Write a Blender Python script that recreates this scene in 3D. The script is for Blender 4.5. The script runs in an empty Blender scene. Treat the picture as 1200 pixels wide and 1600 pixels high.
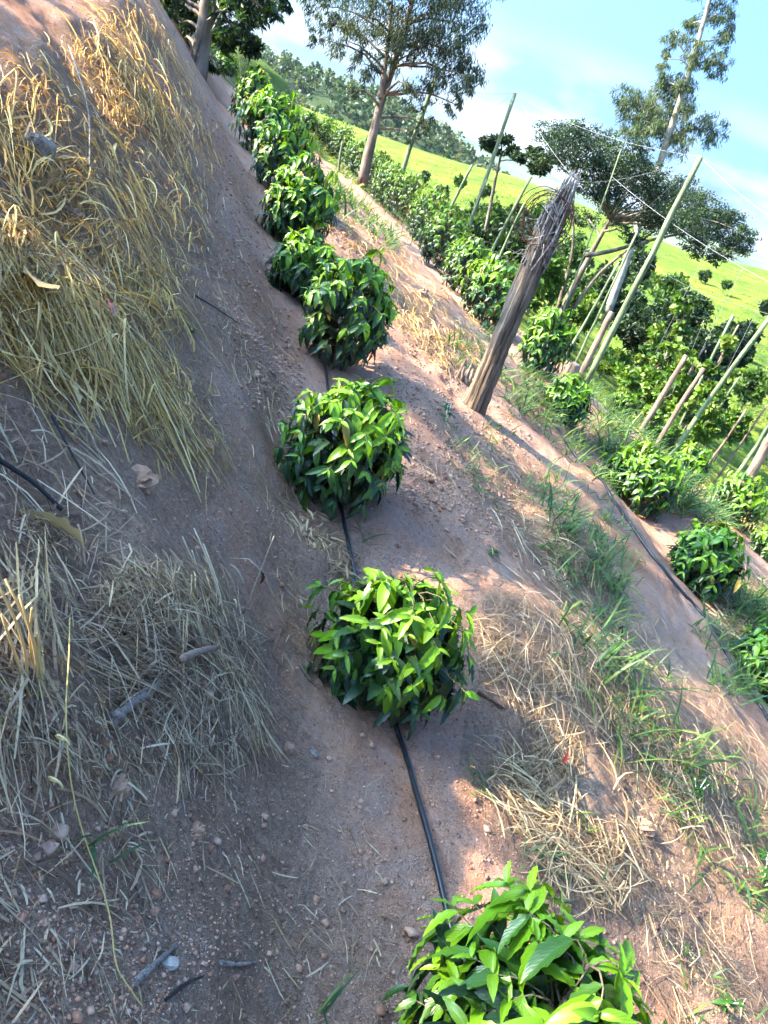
import bpy, math, random
import numpy as np
from mathutils import Vector, Matrix
random.seed(7); RNG = np.random.default_rng(7)
R = math.radians
SC = bpy.context.scene
COL = SC.collection

# ---------------------------------------------------------------- camera, sky, sun, exposure
ROLL, PITCH, CAMZ, FPX = R(21.4), R(24.2), 1.55, 1200.0
CAM = np.array([0.0, 0.0, CAMZ])
_r = np.array([1.0, 0, 0]); _u = np.array([0, math.sin(PITCH), math.cos(PITCH)]); _f = np.array([0, math.cos(PITCH), -math.sin(PITCH)])
cx = math.cos(ROLL)*_r + math.sin(ROLL)*_u
cy = -math.sin(ROLL)*_r + math.cos(ROLL)*_u
cam = bpy.data.cameras.new('camera'); cam_o = bpy.data.objects.new('camera', cam); COL.objects.link(cam_o)
cam.sensor_fit = 'VERTICAL'; cam.sensor_height = 36.0; cam.lens = 36.0*FPX/1600.0
cam.clip_start = 0.05; cam.clip_end = 20000
m = Matrix.Identity(4)
for i in range(3):
    m[i][0], m[i][1], m[i][2], m[i][3] = cx[i], cy[i], -_f[i], CAM[i]
cam_o.matrix_world = m
SC.camera = cam_o

SUN_EL, SUN_AZ = R(35.0), R(-97.0)          # azimuth from +Y, clockwise; the sun stands to the left, over the hill
sdir = np.array([math.sin(SUN_AZ)*math.cos(SUN_EL), math.cos(SUN_AZ)*math.cos(SUN_EL), math.sin(SUN_EL)])
sun = bpy.data.lights.new('sun', 'SUN'); sun.energy = 2.35; sun.angle = R(0.55); sun.color = (1.0, 0.84, 0.60)
sun_o = bpy.data.objects.new('sun', sun); COL.objects.link(sun_o)
sun_o.rotation_euler = Vector(sdir).to_track_quat('Z', 'Y').to_euler(); sun_o.location = (-20, 0, 25)

W = bpy.data.worlds.new('World'); SC.world = W; W.use_nodes = True
nt = W.node_tree; nt.nodes.clear(); N = nt.nodes.new; L = nt.links.new
out = N('ShaderNodeOutputWorld'); bg = N('ShaderNodeBackground'); bg.inputs[1].default_value = 0.10
sky = N('ShaderNodeTexSky'); sky.sky_type = 'NISHITA'; sky.sun_disc = False
sky.sun_elevation = SUN_EL; sky.sun_rotation = SUN_AZ; sky.air_density = 0.65; sky.dust_density = 7.5; sky.ozone_density = 3.0
tc = N('ShaderNodeTexCoord'); sep = N('ShaderNodeSeparateXYZ'); L(tc.outputs['Generated'], sep.inputs[0])
mp = N('ShaderNodeMapping'); mp.inputs['Scale'].default_value = (3.0, 3.0, 8.0); L(tc.outputs['Generated'], mp.inputs[0])
cn = N('ShaderNodeTexNoise'); cn.inputs['Scale'].default_value = 1.6; cn.inputs['Detail'].default_value = 7; cn.inputs['Roughness'].default_value = 0.55
L(mp.outputs[0], cn.inputs['Vector'])
cr = N('ShaderNodeMapRange'); cr.inputs[1].default_value = 0.45; cr.inputs[2].default_value = 0.62; L(cn.outputs['Fac'], cr.inputs[0])
el = N('ShaderNodeMapRange'); el.inputs[1].default_value = 0.17; el.inputs[2].default_value = 0.05; L(sep.outputs[2], el.inputs[0])
mu = N('ShaderNodeMath'); mu.operation = 'MULTIPLY'; L(cr.outputs[0], mu.inputs[0]); L(el.outputs[0], mu.inputs[1])
mu2 = N('ShaderNodeMath'); mu2.operation = 'MULTIPLY'; mu2.inputs[1].default_value = 0.85; L(mu.outputs[0], mu2.inputs[0])
tint = N('ShaderNodeMix'); tint.data_type = 'RGBA'; tint.blend_type = 'MULTIPLY'; tint.inputs[0].default_value = 1.0
tint.inputs[7].default_value = (0.39, 0.62, 0.86, 1); L(sky.outputs[0], tint.inputs[6])
mx = N('ShaderNodeMix'); mx.data_type = 'RGBA'; L(mu2.outputs[0], mx.inputs[0]); L(tint.outputs[2], mx.inputs[6]); mx.inputs[7].default_value = (1.7, 1.8, 1.95, 1)
L(mx.outputs[2], bg.inputs[0]); L(bg.outputs[0], out.inputs[0])

SC.view_settings.view_transform = 'Standard'; SC.view_settings.look = 'None'
SC.view_settings.exposure = 3.55; SC.view_settings.gamma = 1.0; SC.view_settings.use_curve_mapping = False
SC.cycles.max_bounces = 6; SC.cycles.diffuse_bounces = 3; SC.cycles.glossy_bounces = 2; SC.cycles.transmission_bounces = 4; SC.cycles.use_adaptive_sampling = True; SC.cycles.adaptive_threshold = 0.02; SC.cycles.transparent_max_bounces = 4; SC.cycles.volume_bounces = 0
SC.cycles.use_denoising = True

# ---------------------------------------------------------------- noise, terrain height
_T = RNG.random((256, 256))
def vnoise(x, y):
    xi = np.floor(x).astype(np.int64); yi = np.floor(y).astype(np.int64)
    fx = x-xi; fy = y-yi; fx = fx*fx*(3-2*fx); fy = fy*fy*(3-2*fy)
    x0 = xi & 255; x1 = (xi+1) & 255; y0 = yi & 255; y1 = (yi+1) & 255
    return (_T[x0, y0]*(1-fx)+_T[x1, y0]*fx)*(1-fy)+(_T[x0, y1]*(1-fx)+_T[x1, y1]*fx)*fy - 0.5
def sm(a, b, x):
    t = np.clip((x-a)/(b-a), 0, 1); return t*t*(3-2*t)
_yt = np.arange(-60, 400, 0.1)
def table(ys, vs):
    t = np.interp(_yt, ys, vs); k = np.exp(-np.linspace(-2, 2, 15)**2); k /= k.sum()
    return np.convolve(np.pad(t, 7, mode='edge'), k, 'valid')
XR = table([-60, -5, 0, .75, 1.95, 2.9, 4.3, 6.2, 7.3, 8.6, 11, 14, 18, 22, 27, 35, 50, 100, 400],
           [20, 2.2, .82, .57, .25, -.1, -.55, -1.44, -2.0, -2.64, -3.7, -4.8, -5.9, -7.5, -9.5, -11, -13.5, -24, -90])
ZR = table([-60, -5, 0, 1.95, 2.9, 4.3, 6.2, 7.3, 8.6, 11, 14, 18, 22, 27, 50, 400],
           [-.5, -.1, 0, 0, .18, .36, .68, .9, 1.02, 1.15, 1.1, 1.05, 1.2, 1.45, 1.6, 1.6])
def xrow(y): return np.interp(y, _yt, XR)
def zrow(y): return np.interp(y, _yt, ZR)
# cross section: slope of the hillside against the distance u downhill from the first coffee row
_us = np.arange(-120, 200, 0.02)
_sl = np.interp(_us, [-120, -60, -30, -2.3, -1.75, -1.55, -.45, -.25, .15, .45, .8, 2.6, 2.9, 3.35, 3.5, 4.1, 4.4, 6.6, 6.9, 7.3, 7.6, 8.2, 12, 40, 200],
                      [0, .1, .26, .34, .42, .80, .86, .30, .06, .18, .30, .33, .55, .50, .10, .10, .33, .33, .5, .5, .12, .28, .30, .22, 0])
_g = -np.cumsum(_sl)*0.02; _g -= np.interp(0, _us, _g)
def gprof(u): return np.interp(u, _us, _g)
PILES = []     # straw heaps: x, y, radius, height (filled below)
def smax(a, b, k=2.0):
    h = np.clip(0.5+0.5*(a-b)/k, 0, 1); return b+(a-b)*h+k*h*(1-h)
def H(x, y, fine=True):
    x = np.asarray(x, float); y = np.asarray(y, float)
    u = x-xrow(y)
    near = zrow(y)+gprof(u) - 0.25*np.maximum(y-56, 0) - 0.02*np.maximum(-y-25, 0)
    P = -7+9.5*sm(22, 140, y)+.045*np.clip(x, -30, 150)-.15*np.maximum(y-155, 0)+2.0*vnoise(x/31+5, y/31)+1.5*vnoise(x/15, y/15+9)
    F = -14+25*np.exp(-((y-330)/85)**2)*sm(60, -60, x)+5*vnoise(x/60, y/60+3)
    far = smax(P, F, 3.0)
    far = np.where(y < 15, -14, far); far = np.maximum(far, -16)
    z = np.where(y > 18, smax(near, far, 1.2), np.maximum(near, -14))
    w = np.exp(-np.maximum(np.hypot(x, y)-14, 0)/14)
    z = z + w*(.10*vnoise(x/1.3+3, y/1.3)+.055*vnoise(x/.5, y/.5+7)+.11*sm(-.5, -1.2, u)*vnoise(x/.42+31, y/.42+3))
    for (px_, py_, rr, hh) in PILES:
        z = z + hh*np.exp(-((x-px_)**2+(y-py_)**2)/(rr*rr))
    if fine:
        ww = np.exp(-np.maximum(np.hypot(x, y)-5, 0)/5)
        lump = vnoise(x/.17+11, y/.17)
        z = z + ww*(.030*vnoise(x/.27+5, y/.27+2)+.030*lump*np.abs(lump)*4+.013*vnoise(x/.075, y/.075+4)+.008*vnoise(x/.033+2, y/.033))
    return z

# ---------------------------------------------------------------- photograph pixel (1200 x 1600) -> place in the world
def ray(px, py):
    dx = (np.asarray(px, float)-600); dy = (np.asarray(py, float)-800)
    d = dx[..., None]*cx - dy[..., None]*cy + FPX*_f
    return d
def at(px, py, Y):
    d = ray(px, py); return CAM + d*(Y/d[1])
_gx = np.arange(-420, 1640, 20.0); _gy = np.arange(-260, 1900, 20.0)
_depth = None
def make_depth():
    global _depth
    PX, PY = np.meshgrid(_gx, _gy, indexing='ij'); D = ray(PX, PY); D = D/np.linalg.norm(D, axis=2, keepdims=True)
    res = np.full(PX.shape, np.nan); prev = np.full(PX.shape, .3); pd = None
    t = .3
    while t < 150:
        P = CAM+D*t; dz = P[..., 2]-H(P[..., 0], P[..., 1], False)
        if pd is not None:
            hit = np.isnan(res) & (dz < 0)
            fr = pd/(pd-dz+1e-9); res[hit] = (tp+fr*(t-tp))[hit]
        pd = dz; tp = t; t *= 1.025
    _depth = res
def gpt(px, py):
    """points on the ground seen at photo pixels (arrays)"""
    px = np.asarray(px, float); py = np.asarray(py, float)
    fx = np.clip((px-_gx[0])/20, 0, len(_gx)-1.001); fy = np.clip((py-_gy[0])/20, 0, len(_gy)-1.001)
    i = fx.astype(int); j = fy.astype(int); a = fx-i; b = fy-j
    t = (_depth[i, j]*(1-a)+_depth[i+1, j]*a)*(1-b)+(_depth[i, j+1]*(1-a)+_depth[i+1, j+1]*a)*b
    D = ray(px, py); D = D/np.linalg.norm(D, axis=-1, keepdims=True)
    P = CAM+D*t[..., None]; P[..., 2] = H(P[..., 0], P[..., 1])
    return P
def ground(px, py):
    d = ray(px, py); d = d/np.linalg.norm(d); t = .3; lt = t
    while t < 400:
        p = CAM+d*t
        if p[2] < H(p[0], p[1], False): break
        lt = t; t *= 1.01
    a, b = lt, t
    for _ in range(20):
        c = (a+b)/2; p = CAM+d*c
        if p[2] < H(p[0], p[1], False): b = c
        else: a = c
    p = CAM+d*b; p[2] = float(H(p[0], p[1])); return p

# ---------------------------------------------------------------- object helpers
def tag(o, label=None, cat=None, group=None, kind=None):
    if label: o['label'] = label
    if cat: o['category'] = cat
    if group: o['group'] = group
    if kind: o['kind'] = kind
    return o
def make_mesh(name, V, F, mats, midx=None, col=None, smooth=True, uv=None):
    V = np.asarray(V, np.float32); F = np.asarray(F, np.int32); k = F.shape[1]
    me = bpy.data.meshes.new(name); me.vertices.add(len(V)); me.vertices.foreach_set('co', V.ravel())
    me.loops.add(F.size); me.loops.foreach_set('vertex_index', F.ravel())
    me.polygons.add(len(F)); me.polygons.foreach_set('loop_start', np.arange(0, F.size, k, dtype=np.int32))
    me.polygons.foreach_set('use_smooth', np.full(len(F), smooth))
    if not isinstance(mats, (list, tuple)): mats = [mats]
    for mt in mats: me.materials.append(mt)
    if midx is not None: me.polygons.foreach_set('material_index', np.asarray(midx, np.int32))
    me.update(calc_edges=True)
    if col is not None:
        c = np.ones((len(V), 4), np.float32); c[:, :3] = col
        at_ = me.attributes.new('col', 'FLOAT_COLOR', 'POINT'); at_.data.foreach_set('color', c.ravel())
    if uv is not None:
        ul = me.uv_layers.new(name='UVMap'); ul.data.foreach_set('uv', np.asarray(uv, np.float32)[F.ravel()].ravel())
    return me
def obj(name, me, parent=None, loc=None):
    o = bpy.data.objects.new(name, me); COL.objects.link(o)
    if parent: o.parent = parent
    if loc is not None: o.location = loc
    return o
def empty(name, loc=(0, 0, 0)):
    o = bpy.data.objects.new(name, None); o.empty_display_size = .1; COL.objects.link(o); o.location = loc; return o
class MB:
    """collects quads; build() links them as one mesh object"""
    def __init__(s): s.V = []; s.F = []; s.C = []; s.n = 0
    def add(s, V, F, c=(1, 1, 1)):
        V = np.asarray(V, float); F = np.asarray(F, int)
        s.V.append(V); s.F.append(F+s.n); s.n += len(V)
        c = np.asarray(c, float); s.C.append(np.broadcast_to(c, (len(V), 3)))
        return s
    def tube(s, P, rad, n=8, c=(1, 1, 1), cap=True, jit=0.0):
        P = np.asarray(P, float); m_ = len(P); rad = np.broadcast_to(np.asarray(rad, float), (m_,))
        T = np.gradient(P, axis=0); T /= np.linalg.norm(T, axis=1, keepdims=True)+1e-9
        ref = np.array([0, 0, 1.0]) if abs(T[0][2]) < .9 else np.array([1.0, 0, 0])
        A = np.cross(T, ref); A /= np.linalg.norm(A, axis=1, keepdims=True)+1e-9; B = np.cross(T, A)
        an = np.linspace(0, 2*math.pi, n, endpoint=False)
        rr = rad[:, None]*(1+jit*(RNG.random((m_, n))-.5))
        V = P[:, None, :]+rr[..., None]*(np.cos(an)[None, :, None]*A[:, None, :]+np.sin(an)[None, :, None]*B[:, None, :])
        V = V.reshape(-1, 3); i, j = np.meshgrid(np.arange(m_-1), np.arange(n), indexing='ij'); i = i.ravel(); j = j.ravel(); j2 = (j+1) % n
        F = np.stack([i*n+j, i*n+j2, (i+1)*n+j2, (i+1)*n+j], 1)
        if cap:
            V = np.vstack([V, P[0], P[-1]]); a = np.arange(0, n, 2); a1 = (a+1) % n; a2 = (a+2) % n; o = len(V)
            F = np.vstack([F, np.stack([np.full(len(a), o-2), a2, a1, a], 1), np.stack([np.full(len(a), o-1), a+(m_-1)*n, a1+(m_-1)*n, a2+(m_-1)*n], 1)])
        return s.add(V, F, c)
    def build(s, name, mat, parent=None, smooth=True, origin=None):
        V = np.vstack(s.V); F = np.vstack(s.F)
        if origin is not None: V = V-np.asarray(origin)
        return obj(name, make_mesh(name, V, F, mat, col=np.vstack(s.C), smooth=smooth), parent)

# ---------------------------------------------------------------- materials
def mat_new(name):
    m_ = bpy.data.materials.new(name); m_.use_nodes = True; t = m_.node_tree; t.nodes.clear()
    o = t.nodes.new('ShaderNodeOutputMaterial'); return m_, t, t.nodes.new, t.links.new, o
def mix_rgb(n, l, fac, a, b, mode='MIX'):
    q = n('ShaderNodeMix'); q.data_type = 'RGBA'; q.blend_type = mode
    for s, v in ((0, fac), (6, a), (7, b)):
        if hasattr(v, 'is_output'): l(v, q.inputs[s])
        elif s == 0: q.inputs[0].default_value = v
        else: q.inputs[s].default_value = (*v, 1)
    return q.outputs[2]
def noise(n, l, vec, scale, detail=4, rough=.55):
    q = n('ShaderNodeTexNoise'); q.inputs['Scale'].default_value = scale; q.inputs['Detail'].default_value = detail; q.inputs['Roughness'].default_value = rough
    l(vec, q.inputs['Vector']); return q.outputs['Fac']
def remap(n, l, v, a, b, c=0, d=1):
    q = n('ShaderNodeMapRange'); q.inputs[1].default_value = a; q.inputs[2].default_value = b; q.inputs[3].default_value = c; q.inputs[4].default_value = d
    l(v, q.inputs[0]); return q.outputs[0]
def bump(n, l, h, strength, dist, prev=None):
    q = n('ShaderNodeBump'); q.inputs['Strength'].default_value = strength; q.inputs['Distance'].default_value = dist
    l(h, q.inputs['Height'])
    if prev is not None: l(prev, q.inputs['Normal'])
    return q.outputs[0]

def mat_leaf(name, base, trans=.35, rough=.45, spec=.5, use_col=True, veins=False, tcol=None, var=.25):
    m_, t, n, l, o = mat_new(name)
    p = n('ShaderNodeBsdfPrincipled'); p.inputs['Roughness'].default_value = rough; p.inputs['Specular IOR Level'].default_value = spec
    if use_col:
        a = n('ShaderNodeAttribute'); a.attribute_name = 'col'; c = mix_rgb(n, l, 1.0, base, a.outputs['Color'], 'MULTIPLY')
    else:
        oi = n('ShaderNodeObjectInfo'); r_ = remap(n, l, oi.outputs['Random'], 0, 1, 1-var, 1+var)
        c = mix_rgb(n, l, 1.0, base, r_, 'MULTIPLY')
    if veins:
        uvn = n('ShaderNodeUVMap'); s_ = n('ShaderNodeSeparateXYZ'); l(uvn.outputs[0], s_.inputs[0])
        ab = n('ShaderNodeMath'); ab.operation = 'ABSOLUTE'; l(s_.outputs[1], ab.inputs[0])
        k = n('ShaderNodeMath'); k.operation = 'MULTIPLY_ADD'; l(ab.outputs[0], k.inputs[0]); k.inputs[1].default_value = -.32; l(s_.outputs[0], k.inputs[2])
        w = n('ShaderNodeMath'); w.operation = 'MULTIPLY'; l(k.outputs[0], w.inputs[0]); w.inputs[1].default_value = 62
        sn = n('ShaderNodeMath'); sn.operation = 'SINE'; l(w.outputs[0], sn.inputs[0])
        vv = remap(n, l, sn.outputs[0], .75, 1.0); rib = remap(n, l, ab.outputs[0], .07, .02)
        mxn = n('ShaderNodeMath'); mxn.operation = 'MAXIMUM'; l(vv, mxn.inputs[0]); l(rib, mxn.inputs[1])
        vf = remap(n, l, mxn.outputs[0], 0, 1, 0, .30)
        c = mix_rgb(n, l, vf, c, tuple(min(1, 1.6*b+.03) for b in base))
        l(bump(n, l, sn.outputs[0], .15, .002), p.inputs['Normal'])
    l(c, p.inputs['Base Color'])
    tr = n('ShaderNodeBsdfTranslucent'); 
    tc_ = mix_rgb(n, l, 1.0, c, tcol or (1.5, 1.35, .5), 'MULTIPLY'); l(tc_, tr.inputs['Color'])
    mxs = n('ShaderNodeMixShader'); mxs.inputs[0].default_value = trans; l(p.outputs[0], mxs.inputs[1]); l(tr.outputs[0], mxs.inputs[2]); l(mxs.outputs[0], o.inputs[0])
    return m_
def mat_wood(name, c1, c2, scale=(18, 18, 1.6), rough=.85, bstr=.6, use_col=False):
    m_, t, n, l, o = mat_new(name)
    p = n('ShaderNodeBsdfPrincipled'); p.inputs['Roughness'].default_value = rough; p.inputs['Specular IOR Level'].default_value = .25
    tc_ = n('ShaderNodeTexCoord'); mp_ = n('ShaderNodeMapping'); mp_.inputs['Scale'].default_value = scale; l(tc_.outputs['Object'], mp_.inputs[0])
    f = noise(n, l, mp_.outputs[0], 1.0, 6, .6); c = mix_rgb(n, l, remap(n, l, f, .35, .65), c1, c2)
    g = noise(n, l, tc_.outputs['Object'], 3.0, 3); c = mix_rgb(n, l, remap(n, l, g, .3, .7, .55, 1.15), (0, 0, 0), c)
    if use_col:
        a = n('ShaderNodeAttribute'); a.attribute_name = 'col'; c = mix_rgb(n, l, 1.0, c, a.outputs['Color'], 'MULTIPLY')
    mp2 = n('ShaderNodeMapping'); mp2.inputs['Scale'].default_value = (scale[0]*2.6, scale[1]*2.6, scale[2]*1.3); l(tc_.outputs['Object'], mp2.inputs[0])
    f2 = noise(n, l, mp2.outputs[0], 1.0, 3, .5); ck = remap(n, l, f2, .40, .33, 0, .8); c = mix_rgb(n, l, ck, c, tuple(v*.22 for v in c1))
    kn = noise(n, l, tc_.outputs['Object'], 7.0, 2, .4); c = mix_rgb(n, l, remap(n, l, kn, .68, .76, 0, .6), c, tuple(v*.45 for v in c1))
    b1 = bump(n, l, f, bstr, .012); b2 = bump(n, l, remap(n, l, f2, .33, .45), min(1, bstr), .008, b1)
    l(c, p.inputs['Base Color']); l(b2, p.inputs['Normal']); l(p.outputs[0], o.inputs[0]); return m_
def mat_plain(name, c, rough=.6, spec=.3, metal=0, use_col=False, nscale=None, var=.3):
    m_, t, n, l, o = mat_new(name)
    p = n('ShaderNodeBsdfPrincipled'); p.inputs['Roughness'].default_value = rough; p.inputs['Specular IOR Level'].default_value = spec; p.inputs['Metallic'].default_value = metal
    tc_ = n('ShaderNodeTexCoord'); src = None
    if use_col:
        a = n('ShaderNodeAttribute'); a.attribute_name = 'col'; src = mix_rgb(n, l, 1.0, c, a.outputs['Color'], 'MULTIPLY')
    f = noise(n, l, tc_.outputs['Object'], nscale or 20, 4); k = remap(n, l, f, .3, .7, 1-var, 1+var)
    src = mix_rgb(n, l, 1.0, src if src is not None else c, k, 'MULTIPLY')
    l(src, p.inputs['Base Color']); l(bump(n, l, f, .3, .004), p.inputs['Normal']); l(p.outputs[0], o.inputs[0]); return m_
def mat_straw(name, trans=.25):
    m_, t, n, l, o = mat_new(name)
    p = n('ShaderNodeBsdfPrincipled'); p.inputs['Roughness'].default_value = .5; p.inputs['Specular IOR Level'].default_value = .35
    a = n('ShaderNodeAttribute'); a.attribute_name = 'col'; l(a.outputs['Color'], p.inputs['Base Color'])
    tr = n('ShaderNodeBsdfTranslucent'); l(a.outputs['Color'], tr.inputs['Color'])
    mxs = n('ShaderNodeMixShader'); mxs.inputs[0].default_value = trans; l(p.outputs[0], mxs.inputs[1]); l(tr.outputs[0], mxs.inputs[2]); l(mxs.outputs[0], o.inputs[0])
    return m_
def mat_ground():
    m_, t, n, l, o = mat_new('ground')
    p = n('ShaderNodeBsdfPrincipled'); p.inputs['Roughness'].default_value = .95; p.inputs['Specular IOR Level'].default_value = .1
    g = n('ShaderNodeNewGeometry'); P = g.outputs['Position']
    a = n('ShaderNodeAttribute'); a.attribute_name = 'col'; s = n('ShaderNodeSeparateColor'); l(a.outputs['Color'], s.inputs[0])
    # bare earth
    n1 = noise(n, l, P, 1.1, 4); n2 = noise(n, l, P, 9, 6, .65); n3 = noise(n, l, P, 55, 5, .7); n4 = noise(n, l, P, 190, 3, .6)
    c = mix_rgb(n, l, remap(n, l, n1, .36, .64), (.58, .27, .155), (.66, .40, .275))
    c = mix_rgb(n, l, remap(n, l, n2, .42, .72), c, (.52, .36, .285))
    c = mix_rgb(n, l, remap(n, l, n2, .42, .25), c, (.38, .20, .13))
    c = mix_rgb(n, l, remap(n, l, n3, .3, .6, .72, 1.0), (0, 0, 0), c)
    c = mix_rgb(n, l, remap(n, l, n4, .62, .74, 0, .5), c, (.56, .46, .40))
    c = mix_rgb(n, l, remap(n, l, n4, .38, .28, 0, .55), c, (.18, .105, .075))
    # litter-stained earth under the straw
    blend = mix_rgb(n, l, remap(n, l, n3, .35, .65), (.17, .115, .08), (.34, .235, .165))
    c = mix_rgb(n, l, s.outputs[1], c, blend)
    # pasture
    g1 = noise(n, l, P, .045, 5, .6); g2 = noise(n, l, P, .55, 8, .72); g3 = noise(n, l, P, 4.5, 6, .75); g4 = noise(n, l, P, .16, 5, .65)
    gc = mix_rgb(n, l, remap(n, l, g1, .36, .64), (.11, .20, .020), (.22, .27, .035))
    gc = mix_rgb(n, l, remap(n, l, g4, .44, .32, 0, .85), gc, (.055, .12, .018))
    gc = mix_rgb(n, l, remap(n, l, g4, .58, .70, 0, .6), gc, (.28, .27, .07))
    gc = mix_rgb(n, l, remap(n, l, g2, .50, .30, 0, .9), gc, (.045, .10, .015))
    gc = mix_rgb(n, l, remap(n, l, g2, .54, .74, 0, .7), gc, (.33, .32, .08))
    gc = mix_rgb(n, l, remap(n, l, g3, .3, .7, .5, 1.0), (0, 0, 0), gc)
    c = mix_rgb(n, l, s.outputs[0], c, gc)
    # woodland floor
    c = mix_rgb(n, l, s.outputs[2], c, (.035, .055, .018))
    l(c, p.inputs['Base Color'])
    b = bump(n, l, g2, 1.0, .35); b = bump(n, l, n2, .6, .06, b); b = bump(n, l, n3, 1.0, .03, b); b = bump(n, l, n4, 1.0, .010, b)
    l(b, p.inputs['Normal']); l(p.outputs[0], o.inputs[0]); return m_
M = {}
M['ground'] = mat_ground()
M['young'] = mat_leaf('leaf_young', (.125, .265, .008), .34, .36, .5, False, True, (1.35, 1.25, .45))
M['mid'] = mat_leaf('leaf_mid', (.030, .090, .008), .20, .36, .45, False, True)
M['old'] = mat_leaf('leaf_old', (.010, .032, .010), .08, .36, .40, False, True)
M['worn'] = mat_leaf('leaf_worn', (.30, .22, .05), .25, .5, .3, False, True)
M['foliage'] = mat_leaf('foliage', (1, 1, 1), .30, .5, .35)
M['straw'] = mat_straw('straw')
M['grass'] = mat_leaf('grass', (1, 1, 1), .35, .45, .35)
M['stem'] = mat_wood('stem', (.10, .075, .05), (.2, .16, .11), (60, 60, 8))
M['bark'] = mat_wood('bark', (.10, .075, .055), (.26, .21, .17), (5, 5, 1.2))
M['bark_pale'] = mat_wood('bark_pale', (.30, .26, .21), (.50, .46, .40), (4, 4, .8))
M['post_green'] = mat_wood('post_green', (.12, .16, .085), (.23, .28, .15), (9, 9, .6), .8, .3)
M['post_brown'] = mat_wood('post_brown', (.15, .10, .075), (.31, .235, .18), (14, 14, .9), .85, .6)
M['old_wood'] = mat_wood('old_wood', (.055, .042, .034), (.25, .20, .16), (26, 26, 1.5), .9, 1.0, True)
M['dead_wood'] = mat_wood('dead_wood', (.16, .13, .11), (.36, .31, .27), (40, 40, 40), .9, .6)
M['char'] = mat_plain('char', (.018, .017, .018), .7, .3)
M['hose'] = mat_plain('hose', (.012, .013, .016), .32, .5, var=.15)
M['rust'] = mat_plain('rust', (.10, .040, .022), .85, .3, .2, nscale=40)
M['wire'] = mat_plain('wire', (.25, .26, .27), .5, .5, .6)
M['rock'] = mat_plain('rock', (.27, .16, .11), .95, .1, nscale=14)
M['clod'] = mat_plain('clod', (1, 1, 1), .95, .1, use_col=True, nscale=60)
M['mount'] = mat_plain('mountain', (.10, .13, .06), .95, .05, nscale=.01, var=.5)
# ---------------------------------------------------------------- straw and litter: where it lies (worked out first, it stains the earth)
make_depth()
def _pile(px, py, rr, hh):
    p = ground(px, py); PILES.append((p[0], p[1], rr, hh))
_pl = [(120, 250, .45, .06), (225, 120, .5, .06), (60, 470, .25, .07), (180, 540, .2, .05), (250, 960, .24, .09), (60, 1110, .2, .06),
       (830, 1000, .30, .10), (1010, 1120, .30, .08), (885, 850, .22, .12), (640, 330, .4, .12), (690, 470, .35, .10), (300, 300, .4, .08)]
_ptmp = [ground(a, b) for a, b, _, _ in _pl]
for (_a, _b, rr, hh), p in zip(_pl, _ptmp): PILES.append((p[0], p[1], rr, hh))
make_depth()

def in_poly(x, y, poly):
    inside = np.zeros(len(x), bool); n_ = len(poly)
    for i in range(n_):
        x1, y1 = poly[i]; x2, y2 = poly[(i+1) % n_]
        c = ((y1 > y) != (y2 > y)) & (x < (x2-x1)*(y-y1)/(y2-y1+1e-12)+x1); inside ^= c
    return inside
def sample_poly(poly, n_, feather=18, clump=0.0, cs=60):
    poly = np.asarray(poly, float); lo = poly.min(0); hi = poly.max(0); X = []; Y = []; tot = 0
    while tot < n_:
        x = RNG.uniform(lo[0], hi[0], n_*2); y = RNG.uniform(lo[1], hi[1], n_*2); k = in_poly(x, y, poly)
        if clump: k &= (vnoise(x/cs+17, y/cs+31)+.5) > RNG.random(len(x))*clump
        X.append(x[k]); Y.append(y[k]); tot += k.sum()
    X = np.concatenate(X)[:n_]+RNG.normal(0, feather, n_); Y = np.concatenate(Y)[:n_]+RNG.normal(0, feather, n_)
    P = gpt(X, Y); ok = np.isfinite(P).all(1); return P[ok]
STRAW_XY = []
GOLD = [(.64, .33, .06), (.72, .42, .10), (.44, .22, .05), (.80, .55, .19), (.22, .115, .04)]
OLIVE = [(.50, .32, .09), (.60, .42, .13), (.38, .23, .07), (.68, .52, .24), (.22, .14, .05)]
GREY = [(.38, .255, .15), (.47, .345, .22), (.25, .16, .09), (.56, .44, .29), (.13, .08, .05)]
TAN = [(.42, .28, .13), (.52, .38, .20), (.31, .20, .10), (.60, .46, .27), (.20, .125, .07)]
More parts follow.
